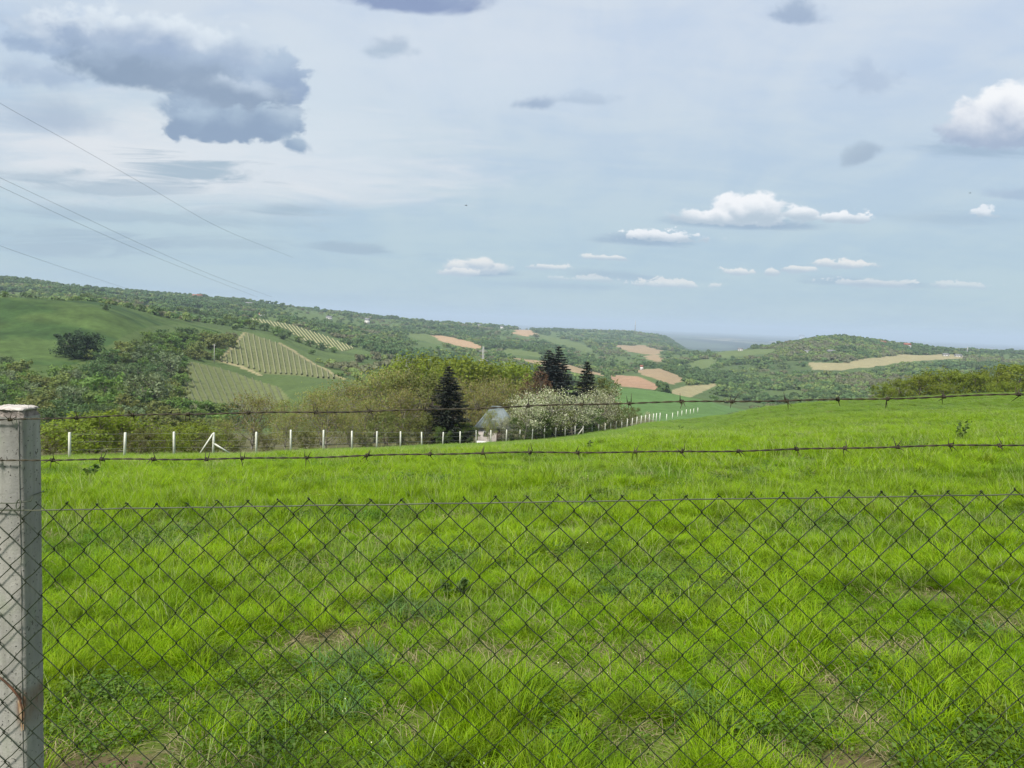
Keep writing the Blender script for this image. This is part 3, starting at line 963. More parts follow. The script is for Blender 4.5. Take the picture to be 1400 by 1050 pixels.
def plant_tree(kind, px, ytop, D, label=None, cat='tree', name=None, group=None, wide=1.0, min_h=1.2, k=None, loc=None, height=None):
    var = PROTO[kind]
    i = _used.get(kind, 0)
    _used[kind] = i + 1
    tr, cr, H = var[(i if k is None else k) % len(var)]
    if loc is None:
        u, v = (float(q) for q in lev(px, ytop))
        if px < 900:
            fd = float(np.interp(px, FX, FD))
            D = max(D, fd + 1.2 + min(wide, 1.2) * .28 * max(2.0, EYE + v * D - float(zt(u * D, D))))
        x, y = u * D, D
        z = float(zt(x, y))
        h = max(min_h, EYE + v * D - z)
    else:
        x, y, z = loc
        h = height
    s = h / H
    o = empty(name or 'tree', (x, y, z - .03), label, cat, group, random.uniform(0, 6.28), (s * wide, s * wide, s))
    link('trunk', tr, o)
    link('crown', cr, o)
    return o


def post_of(px):
    return ORD[min(range(len(FX)), key=lambda q: abs(FX[q] - px))] if px < 905 else None


# (kind, photo x, photo y of the top, distance, description, width factor)
MID = [
    ('limeshrub', 128, 566, 56, "bright yellow-green bush", 1.7), ('shrub', 190, 586, 55, "dark olive bush with bare twigs", 1.2), ('limeshrub', 258, 580, 62, "yellow-green bush with sunny top", 1.7),
    ('shrub', 66, 584, 57, "brownish olive bush beside the big grey post", 1.0), ('limeshrub', 222, 592, 58, "low yellow-green bush", 1.5), ('limeshrub', 160, 572, 66, "tall yellow-green bush", 1.0), ('olive', 30, 560, 70, "olive green tree peeping over the big grey post", 1.0),
    ('shrub', 318, 594, 66, "low grey-olive bush", 1.3), ('shrub', 282, 592, 60, "olive bush behind the braced post", 1.1), ('limeshrub', 95, 578, 64, "yellowish green bush", 1.0),
    ('budding', 345, 538, 84, "greyish bare tree with lilac-brown twigs", 1.0), ('budding', 305, 572, 78, "small brown budding tree", .9), ('budding', 400, 548, 100, "brown budding tree", 1.0),
    ('budding', 440, 533, 108, "tall brown budding tree", 1.0), ('budding', 476, 521, 118, "tall olive-brown budding tree", 1.0), ('budding', 515, 507, 124, "tallest olive-brown budding tree", 1.0),
    ('budding', 552, 506, 126, "olive-brown budding tree", 1.0), ('olive', 578, 508, 120, "olive green tree left of the dark spruce", 1.0), ('budding', 552, 532, 96, "reddish brown budding tree", 1.0),
    ('budding', 500, 545, 92, "spreading brown budding tree", 1.0), ('budding', 446, 540, 80, "forked bare tree showing its trunk", 1.0), ('budding', 390, 564, 80, "low brown budding tree", 1.0),
    ('budding', 640, 520, 112, "brown budding tree right of the dark spruce", 1.0), ('budding', 682, 516, 120, "broad brown budding tree above the hut", 1.0), ('budding', 668, 534, 110, "brown budding tree directly behind the hut", 1.0),
    ('budding', 715, 522, 122, "brown budding tree beside the reddish tree", 1.0), ('olive', 530, 562, 86, "low olive tree", 1.0), ('budding', 480, 566, 80, "low brown scrub tree", 1.0), ('olive', 578, 566, 88, "low olive tree left of the spruce", 1.0),
    ('shrub', 420, 590, 76, "low green-brown shrub", 1.2), ('shrub', 500, 592, 84, "low brownish shrub", 1.2), ('shrub', 550, 590, 88, "low dark shrub", 1.2), ('shrub', 365, 596, 72, "low grey shrub", 1.2),
    ('lime', 560, 492, 172, "light lime-green tree top", 1.0), ('lime', 598, 490, 178, "light lime-green tree behind the spruce tip", 1.0), ('lime', 636, 492, 168, "rounded lime-green tree", 1.15),
    ('lime', 690, 498, 172, "lime-green tree left of the blue spruces", 1.1), ('lime', 715, 501, 166, "small lime-green tree", 1.0), ('lime', 662, 503, 176, "lime-green tree at the pylon foot", 1.0),
    ('spruce', 614, 500, 92, "dark pointed spruce alone among brown trees", 1.12),
    ('bluespruce', 751, 478, 128, "left one of the two joined tall blue-grey spruces", 1.45), ('bluespruce', 764, 473, 130, "right and taller one of two joined blue-grey spruces", 1.45),
    ('smallspruce', 803, 494, 138, "small dark conifer right of the joined spruces", 1.1),
    ('rust', 736, 508, 120, "reddish brown young tree at the spruces' foot", .8),
    ('blossom', 718, 545, 104, "white blossoming tree right of the hut", 1.0), ('blossom', 745, 533, 113, "largest white blossoming tree below the spruces", 1.1), ('blossom', 788, 540, 121, "white blossoming tree", 1.1),
    ('blossom', 825, 532, 130, "pale blossoming tree under the small conifer", 1.0), ('green', 700, 572, 98, "fresh green bush by the hut wall", 1.0), ('olive', 766, 556, 109, "yellow-green low tree among the blossom", 1.1), ('green', 806, 560, 120, "deep green tree among the blossom", 1.1), ('green', 737, 562, 104, "green tree under the largest blossom", 1.1),
    ('olive', 838, 556, 134, "yellow-green shrub at the fence bend", 1.0), ('green', 745, 574, 107, "dark green bush below the blossom", 1.1), ('green', 634, 578, 88, "fresh green bush at the spruce's foot", 1.0),
    ('green', 722, 582, 101, "small green bush below the blossom", 1.0), ('olive', 820, 518, 152, "yellow-green tree beside the small conifer", 1.0), ('green', 795, 578, 118, "dark green bush behind the white fence", 1.2), ('green', 770, 584, 112, "dark low bush behind the white fence", 1.2),
    ('olive', 862, 556, 158, "yellow-green bush at the end of the hedge", 1.2), ('green', 848, 566, 148, "green bush near the end of the hedge", 1.2), ('green', 604, 585, 86, "dark bush in the spruce's shade", 1.1), ('green', 825, 572, 130, "green bush behind the fence bend", 1.2),
    ('budding', 672, 560, 96, "thin bare dark-branched tree right before the hut", .55), ('blossom', 691, 570, 96, "small blossoming tree half hiding the hut's right side", .7), ('green', 641, 582, 94, "green bush at the hut's left corner", 1.0), ('green', 694, 588, 97, "low green bush at the hut's right corner", 1.1),
    ('blossom', 886, 563, 176, "whitish bare-twigged shrub at the fence's far end", .8),
]
for kind, x, yt, D, desc, wd in MID:
    plant_tree(kind, x, yt, D, "%s behind the %s white post" % (desc, post_of(x)), 'bush' if 'shrub' in kind or kind == 'green' else 'tree',
               {'spruce': 'spruce_tree', 'bluespruce': 'spruce_tree', 'smallspruce': 'conifer_tree', 'blossom': 'blossom_tree', 'budding': 'budding_tree', 'shrub': 'bush', 'limeshrub': 'bush', 'green': 'bush'}.get(kind, 'leafy_tree'),
               'trees behind the far white-post fence', wd)

RIGHT = [(1206, 524, 128, "first and lowest lime-green tree from the left", .9), (1232, 519, 132, "second lime-green tree from the left", 1.0), (1258, 514, 138, "third lime-green tree from the left", 1.0),
         (1284, 506, 142, "tall lime-green tree before the tan field's end", 1.1), (1310, 508, 136, "lime-green tree next to the tallest left one", 1.0), (1338, 512, 134, "dip-topped lime-green tree in the middle", 1.1), (1364, 504, 140, "lime-green tree second from the frame's edge", 1.0), (1392, 499, 142, "highest lime-green tree at the frame's edge", 1.1),
         (1424, 500, 142, "lime-green tree crossing the frame's edge", 1.1), (1220, 532, 118, "low lime-green bush front left", 1.0), (1295, 526, 120, "low yellow-green bush front middle", 1.3), (1376, 522, 118, "low yellow-green bush front right", 1.3)]
for x, yt, D, d, wd in RIGHT:
    plant_tree('lime', x, yt, D, d + " of the clump on the crest", 'tree', 'leafy_tree', 'lime-green trees behind the right-hand crest', wd * 1.25)

# ------------------------------------------------------------------ the thicket on the hill across the valley: bush by bush
def hill_bush(px, py, w_px, kind, label, group=None, squash=1.0, name='bush'):
    x, y, z = (float(q[0]) for q in hit([px], [py]))
    _t, _c, H = PROTO[kind][0]
    wid = w_px * y / FPX
    s = wid / (H * 1.15)
    i = _used.get(kind, 0)
    _used[kind] = i + 1
    tr, cr, H = PROTO[kind][i % len(PROTO[kind])]
    o = empty(name, (x, y, z - .2), label, 'bush' if name == 'bush' else 'tree', group, random.uniform(0, 6.28), (s, s, s * squash))
    link('trunk', tr, o)
    link('crown', cr, o)
    return o


hill_bush(107, 489, 41, 'roundbush', "big round dark bush alone on the green meadow slope", squash=.92)
hill_bush(145, 424, 11, 'hilldark', "tiny lone tree near the top edge of the green meadow", name='meadow_tree')
hill_bush(122, 492, 16, 'hillolive', "small bush at the right foot of the big round meadow bush")
hill_bush(233, 517, 40, 'hillpale', "pale silvery bush above the left-hand end of the lower vineyard")
hill_bush(203, 558, 56, 'hillpale', "widest pale silvery bush at the foot of the thicket")
hill_bush(138, 555, 52, 'hillgreen', "fresh green bush left of the widest pale silvery bush")
hill_bush(95, 560, 34, 'hillpale', "small whitish bush at the thicket's foot beside the big post")
hill_bush(236, 552, 30, 'hillgreen', "green bush between the widest pale bush and the vineyard")
hill_bush(297, 492, 16, 'hillgreen', "small bush at the pole between the two lower vineyards")
CREST = [(225, 430, 16), (238, 431, 18), (252, 432, 20), (266, 434, 20), (280, 437, 18), (296, 440, 20), (312, 444, 20), (330, 448, 18), (345, 450, 20), (362, 452, 16), (378, 458, 18), (205, 428, 8), (392, 462, 16), (408, 468, 14), (424, 474, 14), (440, 479, 16), (456, 482, 12), (120, 411, 16), (132, 412, 14), (105, 411, 10), (42, 407, 10), (66, 408, 8), (6, 406, 12)]
for x, y, w in CREST:
    hill_bush(x, y, w, 'hilldark' if x % 3 else 'hillgreen', "dark bush of the hedge line along the top edge of the hill meadow", "bushes along the hill meadow's top edge", .75)
# scattered members of the thicket
TH = [(0, 490), (25, 502), (60, 524), (95, 516), (135, 502), (168, 476), (205, 460), (250, 455), (300, 462), (330, 460), (325, 466), (300, 486), (288, 492), (262, 494), (249, 500), (252, 562), (330, 572), (335, 590), (180, 588), (60, 590), (0, 598)]
cand = []
tries = np.stack([RNG.uniform(0, 335, 2600), RNG.uniform(446, 612, 2600)], 1)
tries = tries[inpoly(tries[:, 0], tries[:, 1], TH)]
for p in tries:
    mind = 6.6 + (p[1] - 446) * .06
    if all((p[0] - q[0]) ** 2 + ((p[1] - q[1]) * 1.5) ** 2 > mind ** 2 for q in cand):
        cand.append(p)
    if len(cand) >= 295:
        break
cand.sort(key=lambda p: p[1])
hx, hy, hzz = hit([p[0] for p in cand], [p[1] + 3 for p in cand])
for p, x, y, z in zip(cand, hx, hy, hzz):
    f = fbm(np.array([p[0] / 45]), np.array([p[1] / 30]), 77, 3)[0]
    kind = 'hilldark' if f < .46 else ('hillgreen' if f < .58 else 'hillolive')
    if random.random() < .06:
        kind = 'hillpale'
    var = PROTO[kind]
    tr, cr, H = random.choice(var)
    wid = random.uniform(12, 21) * (1 + (p[1] - 446) * .007) * y / FPX
    s = wid / (H * 1.15)
    adj = {'hilldark': "dark green bush", 'hillgreen': "fresh mid-green bush", 'hillolive': "olive yellowish bush", 'hillpale': "pale silvery bush"}[kind]
    if p[1] > 570:
        spot = "behind the first white fence posts" if p[0] < 170 else "on the slope behind the braced white post"
    elif p[0] > 210:
        spot = "of the thicket on the slope left of the vineyards" if p[1] > 480 else "of the thicket under the hedge on the hill's edge"
    elif p[1] < 520:
        spot = "of the thicket spreading down from the big round meadow bush"
    else:
        spot = "of the thicket on the valley floor under the meadow" if p[0] > 90 else "of the thicket right above the big concrete post"
    o = empty('thicket_bush', (x, y, z - .2), adj + " " + spot, 'bush', "bushes of the hillside thicket, " + adj + " " + spot, random.uniform(0, 6.28), (s, s, s * random.uniform(.6, .9)))
    link('trunk', tr, o)
    link('crown', cr, o)

# ------------------------------------------------------------------ woods too far off to count
def clump_mesh(seed, mat, n=110, leaf=.30):
    rng = np.random.default_rng(seed)
    lobes = rng.normal(0, .28, (5, 3)) * (1, 1, .7) + (0, 0, .48)
    cen, nor = [], []
    for c in lobes:
        d = rot_rand(rng, n // 5)
        d[:, 2] = np.abs(d[:, 2]) * .9 - .15
        cen.append(c + d * rng.uniform(.24, .38))
        nor.append(d + rng.normal(0, .25, d.shape))
    cen, nor = np.concatenate(cen), np.concatenate(nor)
    m = len(cen)
    sz = leaf * rng.uniform(.5, 1.0, m)
    return quads_mesh("leafage", cen, nor, rot_rand(rng, m), sz * .7, sz * .9, mat)


FAR_MATS = [leaf_mat("far wood green", [(0.128, 0.201, 0.061), (0.165, 0.244, 0.071), (0.100, 0.161, 0.051)], .38),
            leaf_mat("far wood dark", [(0.100, 0.166, 0.061), (0.128, 0.201, 0.068), (0.081, 0.137, 0.052)], .38),
            leaf_mat("far wood light", [(0.201, 0.268, 0.081), (0.238, 0.305, 0.090), (0.165, 0.226, 0.068)], .4),
            leaf_mat("far wood grey", [(0.183, 0.193, 0.105), (0.213, 0.217, 0.116), (0.152, 0.168, 0.085)], .38)]
CL = [clump_mesh(300 + i, FAR_MATS[i // 2]) for i in range(8)]


def scatter_wood():
    P, S = [], []
    for (d0, d1, den, size) in ((215, 520, 1 / 50., 5.0), (520, 1100, 1 / 52., 5.8), (1100, 2000, 1 / 85., 7.0), (2000, 4600, 1 / 230., 9.5)):
        area = 0.5 * 1.5 * (d1 * d1 - d0 * d0)
        n = int(area * den)
        y = np.sqrt(RNG.uniform(d0 * d0, d1 * d1, n))
        x = RNG.uniform(-.75, .75, n) * y
        z = zt(x, y)
        fid, px, py = field_id(x, y, z)
        f = fbm(x / 170, y / 230, 91, 4)
        f2 = fbm(x / 38, y / 38, 92, 3)
        thr = np.full(n, .46)
        thr = np.where((px > 905) & (y > 600), .36, thr)                      # wooded hill on the right
        thr = np.where((px < 330) & (y > 900), .45, thr)
        thr = np.where((px < 340) & (y < 520), 2.0, thr)                      # the thicket is built bush by bush
        thr = np.where((px > 470) & (px < 760) & (y > 500) & (y < 1500), .43, thr)
        thr = np.where((y < 300), .60, thr)
        patch = sstep(fbm(x / 210 + 3, y / 330, 44, 3), .55, .62)
        keep = (f * .75 + f2 * .25 + RNG.uniform(-.05, .05, n) > thr) & (fid < 0) & (patch < .5)
        keep |= (RNG.random(n) < .05) & (fid < 0) & (y > 520)
        front = (px > 240) & (px < 560) & (y < 620)
        keep &= ~(front & (RNG.random(n) < .85))
        # leave the foot of the near crest and the crop field open
        keep &= ~((px > 780) & (y < 560))
        for _n, (q0, q1), _c, _b, poly in FIELDS[2:]:
            up = 6.5 * FPX / np.maximum(y, 1)
            keep &= ~((inpoly(px, py - up * .5, poly) | inpoly(px, py - up, poly)) & (y > q0 * .8) & (y < q1))
        x, y, z = x[keep], y[keep], z[keep]
        s = size * RNG.uniform(.55, 1.25, len(x))
        vis = visible(x, y, z + s)
        P.append(np.stack([x, y, z - .2], 1)[vis])
        S.append(s[vis])
    P, S = np.concatenate(P), np.concatenate(S)
    n = len(P)
    f = fbm(P[:, 0] / 120, P[:, 1] / 120, 95, 3) + RNG.normal(0, .09, n)
    f = f + .2 * ((P[:, 1] < 620) & (P[:, 0] / P[:, 1] > -.46) & (P[:, 0] / P[:, 1] < -.1))
    idx = np.where(f < .44, 1, np.where(f < .60, 0, np.where(f < .68, 2, 3))) * 2 + RNG.integers(0, 2, n)
    scl = np.stack([S * 1.15, S * 1.15, S * RNG.uniform(.8, 1.1, n)], 1)
    rot = np.stack([np.zeros(n), np.zeros(n), RNG.uniform(0, 6.28, n)], 1)
    print("far wood", n)
    gn_scatter("far_woodland", P, rot, scl, idx, CL, "green broadleaved woods covering the far hillsides", "woodland")


scatter_wood()

# ------------------------------------------------------------------ vineyards
VINE_OLD = plain_mat("bare vine and post", (0.150, 0.155, 0.068), (0.19, 0.188, 0.09), .6, .9)
VINE_STRAW = plain_mat("pale trellis strip", (0.28, 0.265, 0.135), (0.37, 0.335, 0.17), .6, .9)
VINE_DARK = plain_mat("dark vine strip", (0.085, 0.10, 0.038), (0.115, 0.125, 0.05), .6, .9)


def vineyard(fi, p0, p1, step, mat, label, w=.5, h=1.1, near=200):
    poly = FIELDS[fi][4]
    d = np.array(p1, float) - np.array(p0, float)
    L = np.linalg.norm(d)
    d /= L
    nrm = np.array((-d[1], d[0]))
    xs = [q[0] for q in poly]
    ys = [q[1] for q in poly]
    c0 = np.array(((min(xs) + max(xs)) / 2, (min(ys) + max(ys)) / 2))
    root = None
    rows = []
    for k in range(-60, 61):
        base = c0 + nrm * k * step
        t = np.arange(-110, 110, 1.6)
        P = base + d * t[:, None]
        ok = inpoly(P[:, 0], P[:, 1], poly)
        if ok.sum() >= 4:
            rows.append(P[ok])
    ALL = np.concatenate(rows)
    AX, AY, AZ = hit(ALL[:, 0], ALL[:, 1], near)
    pos = 0
    for P in rows:
        X, Y, Z = AX[pos:pos + len(P)], AY[pos:pos + len(P)], AZ[pos:pos + len(P)]
        pos += len(P)
        ok = np.abs(np.diff(Y, prepend=Y[0])) < 90
        X, Y, Z = X[ok], Y[ok], Z[ok]
        if len(X) < 4:
            continue
        if root is None:
            root = empty('vineyard', (0, 0, 0), label, 'vineyard', 'vineyards on the hill across the valley')
        mb = MB()
        dirs = np.stack([np.gradient(X), np.gradient(Y)], 1)
        dirs /= np.linalg.norm(dirs, axis=1, keepdims=True) + 1e-9
        vs, fs = [], []
        for i in range(len(X)):
            sx, sy = -dirs[i, 1] * w, dirs[i, 0] * w
            hh = h * random.uniform(.55, 1.1)
            vs += [(X[i] - sx, Y[i] - sy, Z[i] - .1), (X[i] - sx * .7, Y[i] - sy * .7, Z[i] + hh), (X[i] + sx * .7, Y[i] + sy * .7, Z[i] + hh), (X[i] + sx, Y[i] + sy, Z[i] - .1)]
            if i:
                a, b = (i - 1) * 4, i * 4
                fs += [(a + q, a + q + 1, b + q + 1, b + q) for q in range(3)]
        mb.add(vs, fs)
        link('vine_row', mb.mesh('vine_row', mat), root)


vid = [i for i, f in enumerate(FIELDS) if f[0] == 'vine']
vineyard(vid[0], (352, 500), (346, 466), 7.0, VINE_OLD, "larger vineyard of upright rows on the slope with a pale path down its right edge", .45, 1.0)
vineyard(vid[1], (262, 505), (286, 560), 8.5, VINE_DARK, "lower vineyard of dim slanting rows just above the bare brown trees", .45, .8)
vineyard(vid[2], (440, 458), (455, 476), 3.3, VINE_STRAW, "long narrow vineyard of pale straw rows high on the hill", .42, .9)

# ------------------------------------------------------------------ far houses, poles and mast
WALL = plain_mat("white rendered wall", (0.72, 0.70, 0.66), (0.60, 0.58, 0.54), 1.5, .85)
WALL_P = plain_mat("faded pinkish wall", (0.42, 0.38, 0.355), (0.30, 0.275, 0.25), 1.8, .9)
ROOF_R = plain_mat("red tile roof", (0.30, 0.11, 0.06), (0.22, 0.085, 0.05), 2, .85)
ROOF_G = plain_mat("grey roof", (0.22, 0.22, 0.22), (0.15, 0.15, 0.15), 2, .85)
GLASS = plain_mat("dark window", (0.02, 0.025, 0.03), (0.03, 0.035, 0.04), 2, .2)
CONC = plain_mat("pale concrete", (0.50, 0.49, 0.45), (0.40, 0.39, 0.36), 9, .9, .3)
STEEL = plain_mat("galvanised steel", (0.42, 0.42, 0.41), (0.32, 0.32, 0.31), 5, .5)


def far_house(px, py, wpx, label, roof='r', tall=.55, deep=.8, rz=0.0, group='far village houses'):
    x, y, z = (float(q[0]) for q in hit([px], [py], 300))
    w = wpx * y / FPX
    h = w * tall
    d = w * deep
    o = empty('house', (x, y, z - .5), label, 'house', group, rz)
    m = MB()
    m.box((-w / 2, -d / 2, 0), (w / 2, d / 2, h))
    link('wall', m.mesh('wall', WALL), o)
    m = MB()
    e, rh = w * .06, h * .55
    m.add([(-w / 2 - e, -d / 2 - e, h + .01), (w / 2 + e, -d / 2 - e, h + .01), (w / 2 + e, d / 2 + e, h + .01), (-w / 2 - e, d / 2 + e, h + .01), (-w / 2 - e, 0, h + rh), (w / 2 + e, 0, h + rh)],
          [(0, 1, 5, 4), (2, 3, 4, 5), (1, 2, 5), (3, 0, 4), (3, 2, 1, 0)])
    link('roof', m.mesh('roof', ROOF_R if roof == 'r' else ROOF_G), o)
    for s in (-.25, .25):
        m = MB()
        m.box((w * s - w * .07, -d / 2 - .03, h * .35), (w * s + w * .07, -d / 2 + .05, h * .75))
        link('window', m.mesh('window', GLASS), o)
    return o


for a in ((502, 443, 6, "white house on the bare strip below the middle of the left ridge", 'g', .9), (450, 437, 7, "small white house among trees left of the bare strip on the ridge", 'g', .5),
          (342, 418, 11, "long low pale building just under the ridge line at the left", 'g', .3), (358, 432, 7, "whitish house at the upper end of the straw-coloured vineyard", 'r', .4),
          (270, 408, 11, "faded orange patch in the woods under the left ridge, shaped as a reddish-roofed house", 'r', .35), (655, 448, 4, "pale hut where the left ridge meets the far plain", 'g', .8), (686, 450, 4, "tiny white house left of the small orange field on the ridge", 'g', .8),  # first entry: an orange patch under the left ridge, given a house form
          (1096, 464, 6, "white house at the left brow of the wooded hill", 'g', .7), (1205, 471, 10, "orange-roofed house on the brow of the wooded hill", 'r', .35), (1136, 484, 9, "white farmhouse halfway down the wooded hill", 'g', .45),
          (1103, 483, 6, "small pale house left of the white farmhouse on the wooded hill", 'g', .5), (1240, 476, 8, "brownish house among trees right of the orange roof", 'r', .6), (1293, 487, 7, "white building at the right end of the tan field", 'g', .4),
          (1310, 488, 8, "long white shed at the far end of the tan field", 'g', .35), (1012, 480, 6, "small white house beside the two dark trees on the plain's edge", 'g', .5), (877, 506, 4, "narrow white chapel-like house at the brown fields", 'r', 1.2)):
    far_house(a[0], a[1], a[2], a[3], a[4], a[5])

tx, ty, tz = (float(q[0]) for q in hit([1206], [468], 300))
o = empty('water_tower', (tx + 6, ty + 8, tz - .5), "small dark tower beside the orange-roofed house on the hill brow", 'tower')
m = MB()
m.box((-2.2, -2.2, 0), (2.2, 2.2, 11))
link('tower_shaft', m.mesh('tower_shaft', ROOF_G), o)
m = MB()
m.add([(-2.7, -2.7, 11.02), (2.7, -2.7, 11.02), (2.7, 2.7, 11.02), (-2.7, 2.7, 11.02), (0, 0, 13.4)], [(0, 1, 4), (1, 2, 4), (2, 3, 4), (3, 0, 4), (3, 2, 1, 0)])
link('roof', m.mesh('roof', ROOF_R), o)


def lattice(px, ytop, D, label, name, wbase, arms, r=.07, cat='pylon'):
    u, v = (float(q) for q in lev(px, ytop))
    x, y = u * D, D
    z = float(zt(x, y))
    h = EYE + v * D - z
    o = empty(name, (x, y, z - .3), label, cat)
    m = MB()
    n = 9
    cor = [(-1, -1), (1, -1), (1, 1), (-1, 1)]
    P = lambda k, c: Vector((cor[c][0] * wbase * (1 - .8 * k / n), cor[c][1] * wbase * (1 - .8 * k / n), h * k / n))
    for c in range(4):
        m.tube([P(0, c), P(n, c)], r, 4)
        for k in range(n):
            m.tube([P(k, c), P(k + 1, (c + 1) % 4)], r * .6, 3, False)
            m.tube([P(k, (c + 1) % 4), P(k + 1, c)], r * .6, 3, False)
    link('lattice_frame', m.mesh('lattice_frame', STEEL), o)
    for zf, hw in arms:
        m = MB()
        m.tube([(-hw, 0, h * zf), (hw, 0, h * zf)], r * .9, 4)
        m.tube([(-hw, 0, h * zf), (0, 0, h * zf + hw * .35)], r * .6, 4)
        m.tube([(hw, 0, h * zf), (0, 0, h * zf + hw * .35)], r * .6, 4)
        link('crossarm', m.mesh('crossarm', STEEL), o)
    return o, x, y, z, h


lattice(661, 472, 250, "pale lattice power pylon standing among the lime-green trees", 'power_pylon', .75, ((.80, 1.9), (.93, 1.4)), .075)
lattice(869, 438, 3750, "thin lattice mast on the far ridge before the blue plain", 'radio_mast', 2.2, (), .55, 'mast')
lattice(1323, 474, 1650, "thin lattice mast on the wooded ridge beyond the tan field", 'radio_mast', 1.0, (), .3, 'mast')


def utility_pole(px, ytop, D, label, r=.14):
    u, v = (float(q) for q in lev(px, ytop))
    x, y = u * D, D
    z = float(zt(x, y))
    h = EYE + v * D - z
    o = empty('utility_pole', (x, y, z - .3), label, 'pole')
    m = MB()
    m.tube([(0, 0, 0), (0, 0, h + .3)], [r * 1.2, r * .8], 8)
    link('shaft', m.mesh('shaft', CONC), o)
    m = MB()
    m.box((-.9, -.08, h - .55), (.9, .08, h - .4))
    link('crossarm', m.mesh('crossarm', CONC), o)
    for s in (-.75, 0, .75):
        m = MB()
        m.tube([(s, -.1, h - .4), (s, -.1, h - .15)], [.05, .03], 6)
        link('insulator', m.mesh('insulator', WALL), o)
    return (x, y, z + h)


utility_pole(293, 470, 430, "grey concrete pole between thicket and vineyard on the far hill")

# overhead wires sweeping down from the left to the ridge
WIREM = plain_mat("dark conductor", (0.10, 0.11, 0.12), (0.13, 0.14, 0.15), 1, .6)
for (pts, d0, d1, lab) in (
        ([(-60, 104), (0, 141), (100, 197), (200, 254), (300, 311), (400, 352)], 150, 620, "topmost thin overhead wire sweeping down across the grey cloud bank"),
        ([(-60, 215), (0, 243), (100, 290), (200, 337), (300, 380), (372, 406)], 150, 620, "upper one of the close pair of overhead wires"),
        ([(-60, 228), (0, 255), (100, 302), (200, 346), (300, 386), (352, 406)], 150, 620, "lower one of the close pair of overhead wires"),
        ([(-60, 312), (0, 336), (60, 357), (120, 377), (172, 394)], 150, 560, "lowest thin overhead wire dropping behind the left ridge woods")):
    n = 30
    xs = np.array([p[0] for p in pts], float)
    yy = np.array([p[1] for p in pts], float)
    X = np.linspace(xs[0], xs[-1], n)
    Yp = pchip(xs, yy, X)
    u, v = lev(X, Yp)
    inv = np.linspace(1 / d0, 1 / d1, n)
    D = 1 / inv
    mb = MB()
    mb.tube([(a * d, d, EYE + b * d) for a, b, d in zip(u, v, D)], [0.035 * (.6 + .4 * d / 200) for d in D], 5)
    tag(link('overhead_wire', mb.mesh('overhead_wire', WIREM)), lab, 'wire', 'overhead wires')

# ------------------------------------------------------------------ the little hut among the trees
u, v = (float(q) for q in lev(671, 604))
HD = 101.0
hx0, hy0 = u * HD, HD
hz0 = EYE + v * HD
hut = empty('hut', (hx0, hy0, hz0 - .15), "small pale hut with steep blue-grey roof among blossoming trees", 'hut', None, rad(-12))
HUT_ROOF = plain_mat("blue-grey sheet roof", (0.12, 0.15, 0.15), (0.20, 0.235, 0.235), 1.6, .55)
m = MB()
m.box((-1.75, 0, -1.5), (2.2, 3.6, 2.0))
link('wall', m.mesh('wall', WALL_P), hut)
m = MB()
m.box((-1.9, -.35, -1.4), (-.2, -.02, .18))
link('plinth', m.mesh('plinth', WALL), hut)
m = MB()
m.box((.75, -.05, .2), (1.5, .02, 1.85))
dr = link('door', m.mesh('door', plain_mat("dark wooden door", (0.05, 0.035, 0.025), (0.08, 0.055, 0.04), 5)), hut)
m = MB()
m.box((-1.1, -.06, .85), (-.35, .02, 1.55))
wf = link('window', m.mesh('window', WALL), hut)
m = MB()
m.box((-1.02, -.075, .92), (-.43, -.055, 1.48))
link('pane', m.mesh('pane', GLASS), wf)
# four hipped planes of overlapping sheets
ev = [(-2.3, -.45, 2.0), (2.7, -.45, 2.0), (2.7, 4.0, 2.0), (-2.3, 4.0, 2.0)]
rg = [(-.45, 1.75, 4.75), (.95, 1.75, 4.75)]
m = MB()
m.add(ev + rg, [(0, 1, 5, 4), (1, 2, 5), (2, 3, 4, 5), (3, 0, 4), (3, 2, 1, 0)])
rf = link('roof', m.mesh('roof', HUT_ROOF), hut)
for k in range(9):
    t = (k + .5) / 9
    a = Vector(ev[0]).lerp(Vector(ev[1]), t)
    top = Vector(rg[0]).lerp(Vector(rg[1]), t)
    m = MB()
    m.tube([a + Vector((0, -.02, .02)), top + Vector((0, -.02, .03))], .045, 4)
    link('roof_seam', m.mesh('roof_seam', HUT_ROOF), rf)

